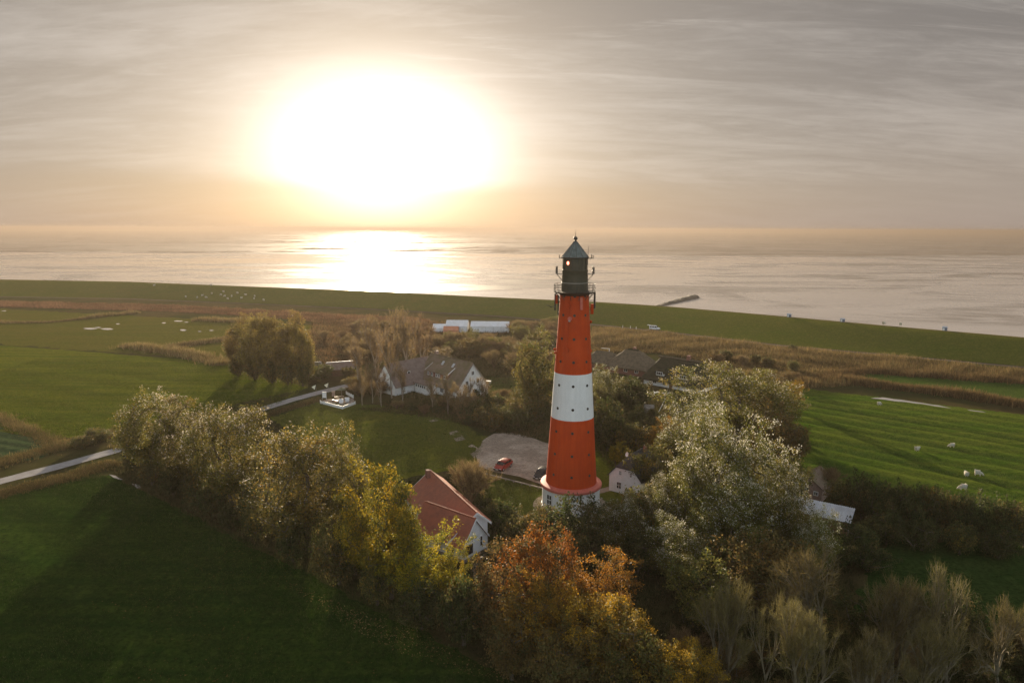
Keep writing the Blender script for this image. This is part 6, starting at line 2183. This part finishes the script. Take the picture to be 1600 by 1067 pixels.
blades('reed_bed', scatter([(-200, 468), (0, 471), (260, 476), (430, 486), (660, 498), (700, 512), (640, 520), (430, 497), (260, 487), (0, 480), (-200, 478)], 12000), 4, 1.0, .2, [((.14, .080, .040), 3), ((.175, .108, .055), 2), ((.095, .06, .03), 2)], 'reddish brown reeds in the strip below the far dike', .6)
blades('reed_bed', scatter([(490, 500), (700, 505), (800, 520), (700, 545), (620, 560), (520, 580), (480, 540)], 9000), 4, 1.2, .2, REED, 'hazy brown reeds between the copse and the marquee', .6)
blades('dry_grass', np.concatenate([along([(-40, 640), (0, 655), (50, 676), (95, 698)], 2.6, 2600), along([(-60, 742), (40, 712), (110, 694), (170, 680), (230, 664)], 3.4, 4200), along([(-80, 797), (0, 772), (90, 750), (175, 724)], 2.6, 4200), along([(400, 655), (440, 641), (480, 630), (498, 625)], 1.8, 1500), along([(185, 700), (300, 668), (400, 640)], 2.4, 1500)]), 5, .55, .09, [((.125, .090, .034), 3), ((.16, .12, .05), 1.5), ((.075, .070, .022), 3), ((.095, .062, .024), 1)], 'dry grass on the banks of the lane and the ditches', .25)
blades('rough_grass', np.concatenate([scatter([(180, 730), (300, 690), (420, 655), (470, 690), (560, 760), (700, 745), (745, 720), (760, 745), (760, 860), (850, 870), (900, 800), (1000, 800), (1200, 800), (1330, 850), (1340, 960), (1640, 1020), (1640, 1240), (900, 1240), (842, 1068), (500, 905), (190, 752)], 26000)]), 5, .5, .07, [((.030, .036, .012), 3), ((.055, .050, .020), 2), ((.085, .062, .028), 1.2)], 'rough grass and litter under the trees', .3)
blades('rough_grass', np.concatenate([scatter([(560, 640), (690, 632), (860, 640), (870, 690), (770, 675), (690, 655)], 5000), scatter([(925, 620), (1060, 620), (1100, 700), (1000, 800), (930, 700)], 6000), scatter([(560, 600), (620, 560), (860, 545), (870, 640), (760, 625), (700, 640)], 7000)]), 5, .55, .10, [((.055, .056, .020), 3), ((.085, .070, .030), 2), ((.12, .085, .040), 1.2)], 'rough grass between the houses and bushes', .35)
# tufts that give the near turf its grain
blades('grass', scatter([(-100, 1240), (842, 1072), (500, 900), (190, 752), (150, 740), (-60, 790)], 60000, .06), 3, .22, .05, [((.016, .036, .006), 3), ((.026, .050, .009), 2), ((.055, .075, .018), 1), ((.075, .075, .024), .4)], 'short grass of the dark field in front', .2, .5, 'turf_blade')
blades('fallen_leaves', scatter([(560, 960), (842, 1075), (780, 1075), (600, 1010), (430, 905)], 900, .25), 1, .12, .16, [((.12, .085, .03), 2), ((.17, .125, .05), 1)], 'fallen yellow leaves on the dark field below the maple', .4, .9, 'turf_blade')
blades('grass', scatter([(1215, 740), (1700, 850), (1700, 690), (1225, 615)], 42000, .1), 3, .26, .07, [((.036, .066, .012), 3), ((.05, .082, .016), 2), ((.085, .10, .024), 1)], 'tussocky grass of the right pasture', .25, .5, 'turf_blade')
blades('grass', np.concatenate([scatter([(560, 755), (742, 722), (760, 684), (690, 640), (500, 628), (425, 652)], 30000, .06), scatter([(770, 860), (900, 860), (880, 770), (756, 744)], 14000, .05)]), 3, .20, .06, [((.055, .075, .016), 3), ((.072, .085, .022), 2), ((.105, .105, .034), 1)], 'short grass of the meadow and the tower lawn', .2, .5, 'turf_blade')
blades('grass', scatter([(60, 690), (140, 682), (420, 640), (480, 606), (352, 570), (60, 560), (-60, 600)], 45000, .08), 3, .22, .09, [((.060, .088, .009), 3), ((.085, .105, .012), 2), ((.12, .12, .02), 1)], 'short grass of the sunlit field left of the lane', .2, .5, 'turf_blade')
